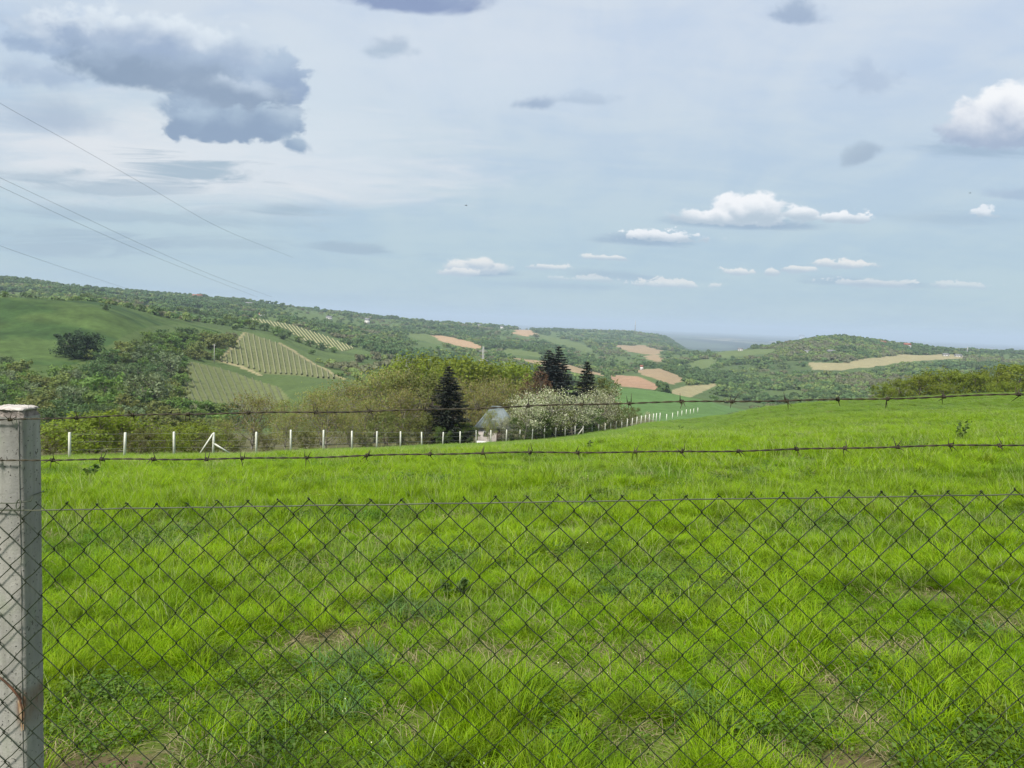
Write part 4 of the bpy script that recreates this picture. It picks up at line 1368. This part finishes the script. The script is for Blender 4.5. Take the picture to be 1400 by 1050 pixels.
# ------------------------------------------------------------------ far white-post fence
FAR_WHITE = plain_mat("whitewashed concrete post", (0.74, 0.74, 0.66), (0.62, 0.62, 0.53), 3, .85)
fence2 = empty('post_fence', (0, 0, 0), "long fence of white concrete posts along the lower edge of the field", 'fence')
fpos = []
heights_px = np.interp(np.arange(len(FX)), [0, 4, 10, 16, 22, 28, 33, 37], [36, 31.5, 21.5, 17.5, 14.5, 13, 12, 13])
for k, (x, y, D) in enumerate(zip(FX, FY, FD)):
    uu, vv = (float(q) for q in lev(x, y))
    X, Yd = uu * D, D
    Z = float(zt(X, Yd))
    h = EYE + float(lev(x, y - heights_px[k])[1]) * D - Z
    h = min(max(h, 1.3), 2.3)
    rr = .085 if k < 16 else .085 + .002 * (k - 16)
    m = MB()
    lean = random.uniform(-.045, .045)
    b = Vector((X, Yd, Z - .35))
    t = Vector((X + lean * h, Yd, Z + h))
    m.tube([b, t - Vector((0, 0, .03)), t], [rr * 1.02, rr * .95, rr * .7], 4)
    link('post', m.mesh('post', FAR_WHITE), fence2)
    fpos.append((Vector((X, Yd, Z)), h))
    if k == 3:
        for sgn, q in ((-1, .95), (1, .55)):
            m = MB()
            m.tube([Vector((X + sgn * (1.05 if sgn < 0 else 1.15), Yd + (-.2 if sgn < 0 else .9), Z - .1)), Vector((X, Yd - .05, Z + h * q))], rr * .8, 4)
            link('brace', m.mesh('brace', FAR_WHITE), fence2)
    if k == 22:
        m = MB()
        m.tube([Vector((X - .9, Yd - .3, Z - .1)), Vector((X, Yd - .05, Z + h * .8))], rr * .9, 4)
        link('brace', m.mesh('brace', FAR_WHITE), fence2)
for q in (.35, .65, .94):
    m = MB()
    m.tube([p + Vector((0, -.1, h * q)) for p, h in fpos], [.003 + .00004 * p.y for p, h in fpos], 4)
    link('fence_wire', m.mesh('fence_wire', STEEL), fence2)
# the second short run of posts that climbs on beyond the hedge
fence3 = empty('post_fence', (0, 0, 0), "distant short run of thin white posts fading down the crop field", 'fence')
for k, (x, y, hp) in enumerate(((911, 577, 11), (919, 577, 10), (926, 577, 9), (931.5, 577, 9), (937.5, 576.5, 9), (943, 576.5, 8), (947.5, 577, 8), (953, 577, 8))):
    D = 178 + 7 * k
    X = float(lev(x, y)[0]) * D
    Z = float(zt(X, D))
    h = max(1.4, EYE + float(lev(x, y - hp)[1]) * D - Z)
    m = MB()
    m.tube([(X, D, Z - .3), (X, D, Z + h)], [.10, .09], 4)
    link('post', m.mesh('post', FAR_WHITE), fence3)

# ------------------------------------------------------------------ the near fence
def at(px, py, D):
    uu, vv = (float(q) for q in lev(px, py))
    return Vector((uu * D, D, EYE + vv * D))


PXR = float(lev(33, 800)[0]) * 2.11
PW, PDP = .102, .088
PTOP = at(33, 557, 2.15).z
PBASE = float(zt(PXR, 2.15)) - .5
RUSTZ = at(29, 955, 2.11).z


def concrete_post_mat():
    m, n, o = new_mat("weathered concrete")
    b = n.new('ShaderNodeBsdfPrincipled')
    b.inputs['Roughness'].default_value = .92
    t = n.new('ShaderNodeTexCoord')
    P = t.outputs['Object']
    big = n.noise(n.vmul(P, (1, 1, .35)), 7.0, 6, .6)
    c = n.mix(n.smooth(big, .35, .68), (0.21, 0.205, 0.19), (0.36, 0.345, 0.31))
    st = n.noise(n.vmul(P, (14, 14, .7)), 2.0, 5, .6)
    c = n.mix(n.m('MULTIPLY', n.smooth(st, .46, .72), .75), c, (0.20, 0.195, 0.17))
    moss = n.noise(P, 11.0, 5, .6)
    c = n.mix(n.m('MULTIPLY', n.smooth(moss, .52, .70), .5), c, (0.24, 0.265, 0.19))
    sp = n.noise(P, 120.0, 2, .5)
    c = n.mix(n.smooth(sp, .64, .69), c, (0.10, 0.095, 0.085))
    ox, oy, oz = n.sep(P)
    dxr = n.m('ABSOLUTE', n.m('SUBTRACT', ox, PXR - .012))
    rn = n.noise(n.vmul(P, (1, 1, .4)), 45.0, 5, .65)
    rust = n.m('MULTIPLY', n.smooth(n.m('ADD', dxr, n.m('MULTIPLY', rn, .03)), .040, .018), n.m('MULTIPLY', n.smooth(oz, RUSTZ - .12, RUSTZ - .02), n.smooth(oz, RUSTZ + .035, RUSTZ)))
    c = n.mix(n.m('MULTIPLY', rust, .92), c, (0.15, 0.078, 0.036))
    grime = n.m('MULTIPLY', n.smooth(oz, PTOP - .14, PTOP - .02), n.smooth(n.noise(n.vmul(P, (6, 6, 1)), 5.0, 5, .65), .42, .62))
    c = n.mix(n.m('MULTIPLY', grime, .6), c, (0.13, 0.125, 0.115))
    n.put(b.inputs['Base Color'], c)
    bp = n.new('ShaderNodeBump')
    bp.inputs['Strength'].default_value = .8
    bp.inputs['Distance'].default_value = .004
    n.put(bp.inputs['Height'], n.m('ADD', n.m('MULTIPLY', n.noise(P, 60, 8, .7), .7), n.m('MULTIPLY', n.smooth(sp, .66, .74), -.8)))
    n.t.links.new(bp.outputs[0], b.inputs['Normal'])
    n.t.links.new(b.outputs[0], o.inputs['Surface'])
    return m


POSTM = concrete_post_mat()
CAPM = plain_mat("broken concrete top", (0.50, 0.45, 0.40), (0.62, 0.58, 0.52), 40, .95, .8)
ROUGHM = plain_mat("rough broken concrete", (0.20, 0.175, 0.155), (0.36, 0.31, 0.27), 55, .95, 1.0)
MESHM = plain_mat("green coated wire", (0.014, 0.022, 0.009), (0.060, 0.034, 0.018), 7, .5, lo=.5, hi=.72)
BARBM = plain_mat("old barbed wire", (0.020, 0.016, 0.009), (0.050, 0.040, 0.018), 30, .8)
RUST = plain_mat("rust", (0.060, 0.030, 0.016), (0.13, 0.055, 0.026), 60, .9, .4)
TENS = plain_mat("tension wire", (0.045, 0.055, 0.030), (0.075, 0.08, 0.045), 12, .5)

fence = empty('chain_link_fence', (0, 0, 0), "chain-link fence with two barbed wires and a grey concrete post in front", 'fence')


def fence_y(x):
    return 2.095 - 0.043 * (x + 1.3)      # the fence line comes a little nearer to the right


# the post: front face, right side face; the top broken off unevenly


def build_post(xr, y0, top, base, broken=True):
    nz = 44
    cols = [(xr - PW, y0), (xr - PW * .5, y0), (xr - .007, y0), (xr, y0 + .006), (xr, y0 + PDP * .5), (xr, y0 + PDP - .006), (xr - .006, y0 + PDP), (xr - PW, y0 + PDP)]
    n = len(cols)
    vs, fs = [], []
    for k in range(nz):
        z = base + (top - base - .024) * k / (nz - 1)
        for i, (x, y) in enumerate(cols):
            j = .0011
            vs.append((x + random.uniform(-j, j), y + random.uniform(-j, j), z))
    for k in range(nz - 1):
        for i in range(n):
            i2 = (i + 1) % n
            fs.append((k * n + i, k * n + i2, (k + 1) * n + i2, (k + 1) * n + i))
    m = MB()
    m.add(vs, fs)
    shaft = link('concrete_post', m.mesh('concrete_post', POSTM), fence)
    # crumbled head: two uneven rings and a jagged top plate
    rng = random.Random(5)
    ring = []
    per = []
    for i in range(n):
        a, b = cols[i], cols[(i + 1) % n]
        L = math.hypot(b[0] - a[0], b[1] - a[1])
        q = max(1, int(L / .006))
        per += [(a[0] + (b[0] - a[0]) * s / q, a[1] + (b[1] - a[1]) * s / q) for s in range(q)]
    cx, cy = xr - PW / 2, y0 + PDP / 2
    z0 = top - .024
    vs = []
    for lev_i, (zz, inset, jit) in enumerate(((z0 - .001, .0, .0008), (z0 + .006, .003, .004), (z0 + .013, .007, .005), (z0 + .021, .006, .005))):
        for (x, y) in per:
            f = 1 - (inset + rng.uniform(-jit, jit)) / .05
            vs.append((cx + (x - cx) * f, cy + (y - cy) * f, zz + (rng.uniform(-.004, .004) if lev_i else 0)))
    N = len(per)
    fs = [(k * N + i, k * N + (i + 1) % N, (k + 1) * N + (i + 1) % N, (k + 1) * N + i) for k in range(3) for i in range(N)]
    m = MB()
    m.add(vs, fs)
    link('crumbled_edge', m.mesh('crumbled_edge', ROUGHM), shaft)
    vs2 = []
    for zz, sc_ in ((0, .97), (.004, .93), (.007, .72), (.008, .35)):
        for (x, y) in per:
            f = sc_ + rng.uniform(-.05, .03)
            vs2.append((cx + (x - cx) * f, cy + (y - cy) * f, top - .005 + zz + rng.uniform(-.0015, .0015)))
    fs2 = [(k * N + i, k * N + (i + 1) % N, (k + 1) * N + (i + 1) % N, (k + 1) * N + i) for k in range(3) for i in range(N)]
    fs2.append(tuple(range(3 * N, 4 * N)))
    fs2.append(tuple(reversed(range(N))))
    m = MB()
    m.add(vs2, fs2)
    link('broken_top', m.mesh('broken_top', CAPM), shaft)
    return shaft


post = build_post(PXR, 2.11, PTOP, PBASE)
# fine moulded seam down the corner and the rusty tie bent out of the face
m = MB()
m.tube([(PXR - .0085 + .0008 * math.sin(z * 9), 2.1085, z) for z in np.linspace(PBASE, PTOP - .03, 40)], [random.uniform(.0006, .0016) for _ in range(40)], 5)
link('casting_seam', m.mesh('casting_seam', plain_mat("grey seam", (0.15, 0.14, 0.125), (0.25, 0.24, 0.21), 60, .9)), post)
m = MB()
m.tube([at(-6, 922, 2.097), at(6, 931, 2.097), at(17, 942, 2.097), at(27, 955, 2.098), at(31, 972, 2.10), at(31, 990, 2.104)], [.0028, .003, .0033, .003, .0026, .002], 7)
link('rusty_tie', m.mesh('rusty_tie', RUST, True), post)
m = MB()
rp = [at(24, 958, 2.1083), at(30, 956, 2.1083), at(33, 975, 2.1083), at(32.5, 998, 2.1083), at(29, 1000, 2.1083), at(27, 980, 2.1083)]
m.add([tuple(p) for p in rp], [tuple(reversed(range(6)))])
link('rust_stain', m.mesh('rust_stain', plain_mat("rust stain", (0.26, 0.15, 0.075), (0.36, 0.27, 0.18), 45, .95)), post)

# three posts carry the wires: the next one stands just outside the picture
XR2 = 1.72
# chain-link mesh: one woven zigzag wire after another
WP = 0.0424                      # half a diamond
DH = 0.0880                      # height of a diamond
NROW = 15
XL, XRR = -4.40, 4.72
NW = int((XRR - XL) / WP)


def mesh_top(x):
    p, q = at(60, 689, fence_y(-1.29)), at(1400, 668, fence_y(1.34))
    t = (x - p.x) / (q.x - p.x)
    return p.z + (q.z - p.z) * t


variants = []
for par in (0, 1):
    for vv in range(6):
        rng = random.Random(31 + vv + par * 7)
        pts, rs = [], []
        R = .0015
        # top knuckle: bent back over its neighbour
        sgn = 1 if par == 0 else -1
        nodes = []
        for k in range(2 * NROW + 1):
            side = (k % 2 == 0)
            if par:
                side = not side
            nodes.append((WP if side else 0.0, -k * DH / 2))
        first = nodes[0]
        hs = 1 if first[0] > 0 else -1
        pts.append((first[0] + hs * rng.uniform(.002, .006), hs * .0012, first[1] + rng.uniform(-.004, .003)))
        for k, (x, z) in enumerate(nodes):
            nx = nodes[k + 1] if k + 1 < len(nodes) else None
            s = 1 if x > 0 else -1
            j = rng.uniform(-.0016, .0016)
            # hook round the neighbour: in front on one side, behind on the other
            pts.append((x + s * .0001 + j, -.0016, z + .0022))
            pts.append((x + s * .0012 + j, .0, z))
            pts.append((x + s * .0001 + j, .0016, z - .0022))
            if nx:
                pts.append(((x + nx[0]) / 2 + rng.uniform(-.0012, .0012), 0, (z + nx[1]) / 2 + rng.uniform(-.0016, .0016)))
        mb = MB()
        mb.tube(pts, R, 5)
        variants.append(mb.mesh('mesh_wire', MESHM, True))
Z0 = mesh_top(0)
slope_f = (mesh_top(1) - mesh_top(0))
for i in range(NW):
    x = XL + i * WP
    o = link('mesh_wire', variants[(i % 2) * 6 + (i * 7 // 3) % 6], fence)
    sag = .004 * math.sin(i * .37) + .003 * math.sin(i * 1.13)
    o.location = (x, fence_y(x + WP / 2) + .0006 * ((i % 2) * 2 - 1), mesh_top(x) + sag * .8)
    o.rotation_euler = (0.0, 0, -math.atan(.043))
    o.matrix_world = Matrix.Translation(o.location) @ Matrix(((1, 0, 0, 0), (-.043, 1, .004 * math.sin(i * .21), 0), (slope_f, 0, 1, 0), (0, 0, 0, 1)))


def line_wire(yl, yr, D_off=0.0):
    pl, pr = at(60, yl, fence_y(-1.29) + D_off), at(1400, yr, fence_y(1.34) + D_off)
    d = (pr - pl) / (pr.x - pl.x)
    return lambda x: pl + d * (x - pl.x)


# tension wire threaded through the top row
f = line_wire(697, 676)
m = MB()
m.tube([f(x) + Vector((0, random.uniform(-.0015, .0015), random.uniform(-.0012, .0012))) for x in np.linspace(XL, XRR, 140)], .0017, 6)
link('tension_wire', m.mesh('tension_wire', TENS, True), fence)
f = line_wire(1290, 1290)
# tie loops on the post
m = MB()
c = at(29, 688, 2.1)
loop = [c + Vector((.006 * math.sin(t), -.012 + .004 * math.cos(t * 1.0), .012 * math.cos(t))) for t in np.linspace(0, 12.5, 40)]
m.tube(loop, .0016, 5)
m.tube([c + Vector((0, -.008, .004)), c + Vector((.03, -.004, .008)), Vector((PXR + .004, 2.15, c.z + .012)), Vector((PXR + .004, 2.2, c.z + .012))], .0013, 5)
m.tube([c + Vector((-.10, -.004, -.002)), c + Vector((-.02, -.006, .0)), c + Vector((0.004, -.008, .004))], .0013, 5)
link('tie_wire', m.mesh('tie_wire', TENS, True), fence)

# barbed wires
def barb_mesh(seed):
    rng = random.Random(seed)
    mb = MB()
    L = .007
    for s, ph in ((-1, 0), (1, 1.7)):
        pts = []
        a0 = rng.uniform(0, 6.28)
        d0 = Vector((s * .006 + rng.uniform(-.004, .004), math.cos(a0), math.sin(a0))).normalized()
        turns = 1.6
        coil = []
        for t in np.linspace(0, 1, 14):
            an = a0 + s * turns * 6.283 * t
            coil.append(Vector((s * .0015 + (t - .5) * L, math.cos(an) * .0045, math.sin(an) * .0045)))
        an1 = a0 + s * turns * 6.283
        tip0 = coil[0] + Vector((rng.uniform(-.006, .006), math.cos(a0) * .011 + math.sin(a0) * s * .004, math.sin(a0) * .011 - math.cos(a0) * s * .004)) * rng.uniform(1.0, 2.0)
        tip1 = coil[-1] + Vector((rng.uniform(-.006, .006), math.cos(an1) * .011, math.sin(an1) * .011)) * rng.uniform(1.0, 2.0)
        mb.tube([tip0] + coil + [tip1], [.0004] + [.0014] * 14 + [.0004], 5)
    return mb.mesh('barb', BARBM, True)


BARBS = [barb_mesh(50 + i) for i in range(8)]
BARBX = {0: [105, 182, 258, 340, 432, 506, 582, 655, 722, 795, 860, 931, 1000, 1074, 1144, 1212, 1288, 1390, 1460] + list(range(1530, 2600, 74)) + list(range(-1300, 60, 73)),
         1: [72, 140, 210, 283, 332, 420, 502, 588, 660, 725, 790, 868, 932, 1009, 1088, 1154, 1226, 1298, 1365, 1440] + list(range(1512, 2600, 71)) + list(range(-1300, 40, 72))}
for wi, (yl, yr) in enumerate(((572, 539), (630, 609))):
    f = line_wire(yl, yr, -.004)
    xs = np.linspace(XL, XRR, 1000)
    mbs = []
    for ph in (0, math.pi):
        mb = MB()
        wob = lambda x: .0025 * math.sin(x * 5.1 + wi * 2) + .0012 * math.sin(x * 17 + wi)
        mb.tube([f(x) + Vector((0, 0.0014 * math.cos(x * 95 + ph), .0014 * math.sin(x * 95 + ph) + wob(x))) for x in xs], .0014, 6)
        mbs.append(mb)
    bw = link('barbed_wire', mbs[0].mesh('barbed_wire', BARBM, True), fence)
    link('strand', mbs[1].mesh('strand', BARBM, True), bw)
    for k, bx in enumerate(BARBX[wi]):
        xx = float(lev(bx, (yl + yr) / 2)[0]) * fence_y(float(lev(bx, 600)[0]) * 2.04)
        b = link('barb', BARBS[(k * 3 + wi * 5) % 8], bw)
        b.location = f(xx) + Vector((0, 0, wob(xx)))
        b.rotation_euler = (random.uniform(0, 6.28), random.uniform(-.2, .2), random.uniform(-.2, .2))
# the supporting post beyond the right edge
for xq in (PXR - 3.06, XR2 + PW, XR2 + PW + 3.0):
    build_post(xq, fence_y(xq) + .02, PTOP + .057 * (xq - PXR), PBASE + .057 * (xq - PXR))

# ------------------------------------------------------------------ grass
def grass_mat(name, cols, trans=.4):
    m, n, o = new_mat(name)
    ge = n.new('ShaderNodeNewGeometry')
    P = ge.outputs['Position']
    k = len(cols)
    c = n.ramp(ge.outputs['Random Per Island'], [((i + .5) / k, cc) for i, cc in enumerate(cols)])
    a = n.noise(P, .45, 4, .6)
    b_ = n.noise(P, 1.7, 4, .6)
    d_ = n.noise(P, .11, 3, .5)
    c = n.mix(n.m('MULTIPLY', n.smooth(a, .52, .68), .55), c, (0.070, 0.180, 0.012))
    c = n.mix(n.m('MULTIPLY', n.smooth(b_, .56, .72), .5), c, (0.180, 0.225, 0.012))
    c = n.mix(n.m('MULTIPLY', n.smooth(d_, .52, .66), .35), c, (0.17, 0.25, 0.05))
    e_ = n.noise(P, 4.5, 5, .65)
    c = n.mix(n.m('MULTIPLY', n.smooth(e_, .47, .62), .7), c, (0.075, 0.125, 0.010))
    f_ = n.noise(P, 2.9, 5, .65, 0.0, 1)
    fr = n.sep(f_)
    c = n.mix(n.m('MULTIPLY', n.smooth(fr[0], .58, .72), .5), c, (0.20, 0.175, 0.05))
    py_ = n.sep(P)[1]
    c = n.mix(n.m('MULTIPLY', n.smooth(py_, 14, 60), .5), c, (0.135, 0.215, 0.045))
    bs = n.new('ShaderNodeBsdfPrincipled')
    bs.inputs['Roughness'].default_value = .5
    bs.inputs['Specular IOR Level'].default_value = .12
    n.put(bs.inputs['Base Color'], c)
    tr = n.new('ShaderNodeBsdfTranslucent')
    n.put(tr.inputs['Color'], n.mix(1.0, c, (1.25, 1.2, .6, 1), 'MULTIPLY'))
    mx = n.new('ShaderNodeMixShader')
    mx.inputs[0].default_value = trans
    n.t.links.new(bs.outputs[0], mx.inputs[1])
    n.t.links.new(tr.outputs[0], mx.inputs[2])
    n.t.links.new(mx.outputs[0], o.inputs['Surface'])
    return m


GRASS_A = grass_mat("grass blade", [(0.150, 0.293, 0.005), (0.201, 0.358, 0.005), (0.122, 0.255, 0.005), (0.252, 0.383, 0.011), (0.167, 0.313, 0.005)])
GRASS_B = grass_mat("tussock blade", [(0.214, 0.364, 0.005), (0.269, 0.413, 0.007), (0.182, 0.326, 0.005), (0.297, 0.401, 0.029)])
CLOVER = grass_mat("clover leaf", [(0.070, 0.140, 0.018), (0.100, 0.185, 0.024), (0.052, 0.110, 0.014), (0.14, 0.21, 0.05)], .25)
PALEG = leaf_mat("pale seeding grass", [(0.30, 0.36, 0.12), (0.36, 0.40, 0.17), (0.24, 0.32, 0.07)], .35)
BROAD = leaf_mat("grey green broad blade", [(0.095, 0.180, 0.040), (0.130, 0.225, 0.060), (0.075, 0.150, 0.030)], .35)
DRY = plain_mat("dry grass", (0.20, 0.16, 0.085), (0.30, 0.25, 0.14), 30, .9)
FLOWER = plain_mat("tiny pale flower", (0.75, 0.74, 0.60), (0.70, 0.66, 0.30), 30, .7)


def tuft(seed, n, h0, h1, spread, width, bend, mat):
    rng = np.random.default_rng(seed)
    vs, fs, sz = [], [], []
    for i in range(n):
        a = rng.uniform(0, 6.283)
        r_ = spread * math.sqrt(rng.random())
        b = np.array((math.cos(a) * r_, math.sin(a) * r_, -.015))
        a2 = a + rng.normal(0, .9)
        dr = np.array((math.cos(a2), math.sin(a2), 0))
        sd = np.array((-dr[1], dr[0], 0))
        tw = rng.uniform(-1, 1)
        sd = sd * math.cos(tw) + dr * math.sin(tw)
        h = rng.uniform(h0, h1)
        bd = bend * h * rng.uniform(.3, 1.3)
        w = width * rng.uniform(.7, 1.3)
        k = len(vs)
        for t, ww in ((0, .8), (.4, 1.0), (.75, .7)):
            p = b + dr * bd * t * t + np.array((0, 0, h * (t - .22 * bend * t * t)))
            vs += [p - sd * w * ww, p + sd * w * ww]
        vs.append(b + dr * bd * 1.05 + np.array((0, 0, h * (1 - .3 * bend))))
        for q in ((0, 1, 3, 2), (2, 3, 5, 4), (4, 5, 6)):
            fs.extend([k + e for e in q])
            sz.append(len(q))
    return mesh_np('tuft', vs, fs, sz, (mat,))


def clover(seed, n, mat, hmax=.09, spread=.11, sc=1.0):
    rng = np.random.default_rng(seed)
    cen = np.stack([rng.normal(0, spread * .6, n), rng.normal(0, spread * .6, n), rng.uniform(.01, hmax, n)], 1)
    nor = rng.normal(0, .45, (n, 3)) + (0, 0, 1)
    s = rng.uniform(.006, .014, n) * sc
    return quads_mesh('tuft', cen, nor, rot_rand(rng, n), s * .8, s, mat)


TUFTS = [tuft(400, 66, .03, .10, .10, .0016, .9, GRASS_A), tuft(401, 70, .04, .11, .11, .0016, .8, GRASS_A), tuft(402, 56, .02, .08, .10, .0018, 1.1, GRASS_A),
         tuft(403, 84, .08, .21, .07, .0016, .65, GRASS_B), tuft(404, 130, .06, .13, .055, .0015, 1.1, GRASS_B),
         clover(405, 130, CLOVER, .08, .11, .8), clover(406, 110, CLOVER, .05, .13, .7),
         tuft(407, 34, .02, .10, .11, .0013, 1.5, DRY),
         tuft(409, 12, .16, .30, .10, .0011, .5, PALEG), tuft(410, 46, .05, .13, .08, .0034, 1.1, BROAD),
         clover(408, 5, FLOWER, .10, .16, .42)]


BARE_PX = [(712, 908, .15), (772, 925, .15), (1215, 893, .17), (1262, 815, .15), (892, 1022, .17), (436, 886, .14), (1175, 975, .12), (205, 1043, .16), (660, 893, .10), (1385, 850, .16), (560, 1000, .10), (1010, 800, .10), (330, 960, .09)]
BX, BY, _bz = hit([p[0] for p in BARE_PX], [p[1] for p in BARE_PX], 2.2)


def bare_spot(x, y):
    m = np.zeros(np.shape(x))
    wob = .65 + .7 * fbm(x / .12, y / .12, 83, 3)
    for bx, by, (_a, _b, rr) in zip(BX, BY, BARE_PX):
        d = np.hypot((x - bx) / 1.3, y - by) / (rr * wob)
        m = np.maximum(m, 1 - sstep(d, .7, 1.25))
    return m


def scatter_grass():
    P, S, K = [], [], []
    for (d0, d1, den, wide, tall) in ((1.6, 6, 200, 1.0, .86), (6, 11, 120, 1.15, 1.0), (11, 22, 44, 1.7, 1.0), (22, 48, 20, 2.2, .95), (48, 100, 6.5, 3.4, .85), (100, 200, 2.0, 5.5, .85)):
        pad = 3.0 if d0 < 20 else 0.0
        n = int((.5 * 1.6 * (d1 * d1 - d0 * d0) + 2 * pad * (d1 - d0)) * den)
        y = np.sqrt(RNG.uniform(d0 * d0, d1 * d1, n)) if not pad else RNG.uniform(d0, d1, n * 2)
        if pad:
            wmax = .8 * d1 + pad
            y = y[RNG.random(len(y)) < (.8 * y + pad) / wmax][:n]
            n = len(y)
        x = RNG.uniform(-1, 1, n) * (.8 * y + pad)
        z = zt(x, y)
        bare = fbm(x / .75, y / .75, 61, 4)
        keep = (bare > .13 + RNG.uniform(0, .16, n)) | (y > 8.5)
        spot = bare_spot(x, y)
        keep &= RNG.random(n) > spot * .78
        # a denser, longer band in front of the white-post fence
        u = x / y
        lim = np.interp(u, [float(lev(a, b)[0]) for a, b in zip(FX, FY)], FD, left=48)
        lim = np.where(u > .2, 200, lim + 5)
        keep &= y < lim
        fid, px, py = field_id(x, y, z)
        keep &= fid < 0
        x, y, z, bare, spot = x[keep], y[keep], z[keep], bare[keep], spot[keep]
        n = len(x)
        t = fbm(x / 1.2, y / 1.2, 71, 4)
        c = fbm(x / 1.1, y / 1.1, 72, 3)
        band = sstep(y, 4.0, 6.5) * (1 - sstep(y, 30, 60))
        idx = RNG.integers(0, 3, n)
        ptall = np.clip((t - .45) * 4 + .12 + band * .4, 0.06, .92)
        idx = np.where(RNG.random(n) < ptall, 3 + RNG.integers(0, 2, n), idx)
        idx = np.where((c > .65) & (RNG.random(n) < .45), 5 + RNG.integers(0, 2, n), idx)
        idx = np.where(RNG.random(n) < .07 + .32 * (1 - sstep(bare, .26, .40)) * (y < 9), 7, idx)
        idx = np.where((RNG.random(n) < .10 * band + .02), 8, idx)
        idx = np.where((fbm(x / .45, y / .45, 78, 3) > .73) & (RNG.random(n) < .35), 9, idx)
        idx = np.where((spot > .05) & (RNG.random(n) < .88), 7, idx)
        idx = np.where((RNG.random(n) < .008) & (y < 12), 10, idx)
        vsz = RNG.uniform(.75, 1.3, n)
        # broad waves of taller and shorter growth
        wave = (.55 + .9 * fbm(x / 3.5, y / 3.5, 73, 3)) * (.55 + .9 * fbm(x / .38, y / .38, 74, 2))
        P.append(np.stack([x, y, z], 1))
        S.append(np.stack([vsz * wide, vsz * wide, vsz * tall * wave], 1))
        K.append(idx)
    P, S, K = np.concatenate(P), np.concatenate(S), np.concatenate(K)
    n = len(P)
    print("grass", n)
    rot = np.stack([RNG.normal(0, .10, n), RNG.normal(0, .10, n), RNG.uniform(0, 6.283, n)], 1)
    gn_scatter("grass", P, rot, S, K, TUFTS, "bright yellow-green meadow grass with clover patches behind the fence", "grass")


scatter_grass()

# ------------------------------------------------------------------ single weeds standing out of the grass
WEED = leaf_mat("weed leaf", [(0.065, 0.125, 0.026), (0.085, 0.155, 0.032), (0.11, 0.18, 0.045)], .35)


def weed(px, pyb, hpx, label, spread=.35, n=70, leaf=.035, D=None):
    if D is None:
        x, y, z = (float(q[0]) for q in hit([px], [pyb]))
    h = hpx * y / FPX
    rng = np.random.default_rng(int(px))
    o = empty('weed', (x, y, z - .03), label, 'weed')
    mb = MB()
    cen, nor = [], []
    for s in range(4):
        a = rng.uniform(0, 6.28)
        tip = Vector((math.cos(a) * h * spread * .6, math.sin(a) * h * spread * .6, h * rng.uniform(.65, 1.0)))
        mb.tube([(0, 0, 0), tuple(tip * .5 + Vector((0, 0, .05 * h))), tuple(tip)], [.006, .004, .002], 4)
        for q in range(n // 4):
            t = rng.uniform(.15, 1)
            cen.append(np.array(tip) * t + rng.normal(0, h * .07, 3))
            nor.append(rng.normal(0, .5, 3) + (0, 0, .6))
    link('stem', mb.mesh('stem', WEED), o)
    cen, nor = np.array(cen), np.array(nor)
    m_ = len(cen)
    sz = leaf * rng.uniform(.7, 1.4, m_)
    link('foliage', quads_mesh('foliage', cen, nor, rot_rand(rng, m_), sz * .7, sz, WEED), o)


weed(1314, 604, 34, "tall dark leafy weed standing above the upper field at the right", .3, 90, .035)
weed(122, 655, 20, "low dark leafy weed in the grass near the big concrete post", .9, 90, .05)
weed(930, 588, 9, "tiny dark weed in the field beyond the end of the white posts", .8, 40, .06)
weed(806, 616, 16, "thin upright weed before the second braced white post", .12, 40, .04)
weed(617, 815, 40, "grey-green leafy weed in the middle of the near grass", .9, 110, .022)

# ------------------------------------------------------------------ birds
BIRD = plain_mat("dark feathers", (0.02, 0.02, 0.022), (0.035, 0.035, 0.035), 20, .8)


def bird(px, py, D, span, label):
    p = at(px, py, D)
    o = empty('bird', p, label, 'bird', None, random.uniform(-.6, .6))
    mb = MB()
    s = span
    mb.tube([(-.28 * s, 0, 0), (-.15 * s, 0, .02 * s), (.05 * s, 0, .03 * s), (.2 * s, 0, .02 * s), (.27 * s, 0, .03 * s), (.33 * s, 0, .02 * s)],
            [.012 * s, .045 * s, .085 * s, .06 * s, .05 * s, .006 * s], 8)
    link('body', mb.mesh('body', BIRD, True), o)
    for sd in (-1, 1):
        mb = MB()
        top = [(.14 * s, sd * .04 * s, .05 * s), (.15 * s, sd * .25 * s, .15 * s), (.02 * s, sd * .5 * s, .10 * s), (-.06 * s, sd * .48 * s, .10 * s), (-.04 * s, sd * .25 * s, .13 * s), (-.06 * s, sd * .04 * s, .04 * s)]
        bot = [(a, b, c - .012 * s) for a, b, c in top]
        mb.add(top + bot, [(0, 1, 4, 5), (1, 2, 3, 4), (11, 10, 7, 6), (10, 9, 8, 7)] + [(i, i + 6, (i + 1) % 6 + 6, (i + 1) % 6) for i in range(6)])
        link('wing', mb.mesh('wing', BIRD), o)
    mb = MB()
    mb.add([(-.25 * s, -.03 * s, 0), (-.25 * s, .03 * s, 0), (-.42 * s, .07 * s, .01 * s), (-.42 * s, -.07 * s, .01 * s), (-.25 * s, -.03 * s, .012 * s), (-.25 * s, .03 * s, .012 * s), (-.42 * s, .07 * s, .016 * s), (-.42 * s, -.07 * s, .016 * s)],
           [(0, 1, 2, 3), (7, 6, 5, 4), (0, 3, 7, 4), (1, 5, 6, 2), (3, 2, 6, 7), (0, 4, 5, 1)])
    link('tail', mb.mesh('tail', BIRD), o)


bird(1326, 264, 75, .34, "tiny dark bird flying high against the sky beside the bright white cloud")
bird(637, 281, 160, .9, "faint distant bird gliding in the middle of the pale sky")
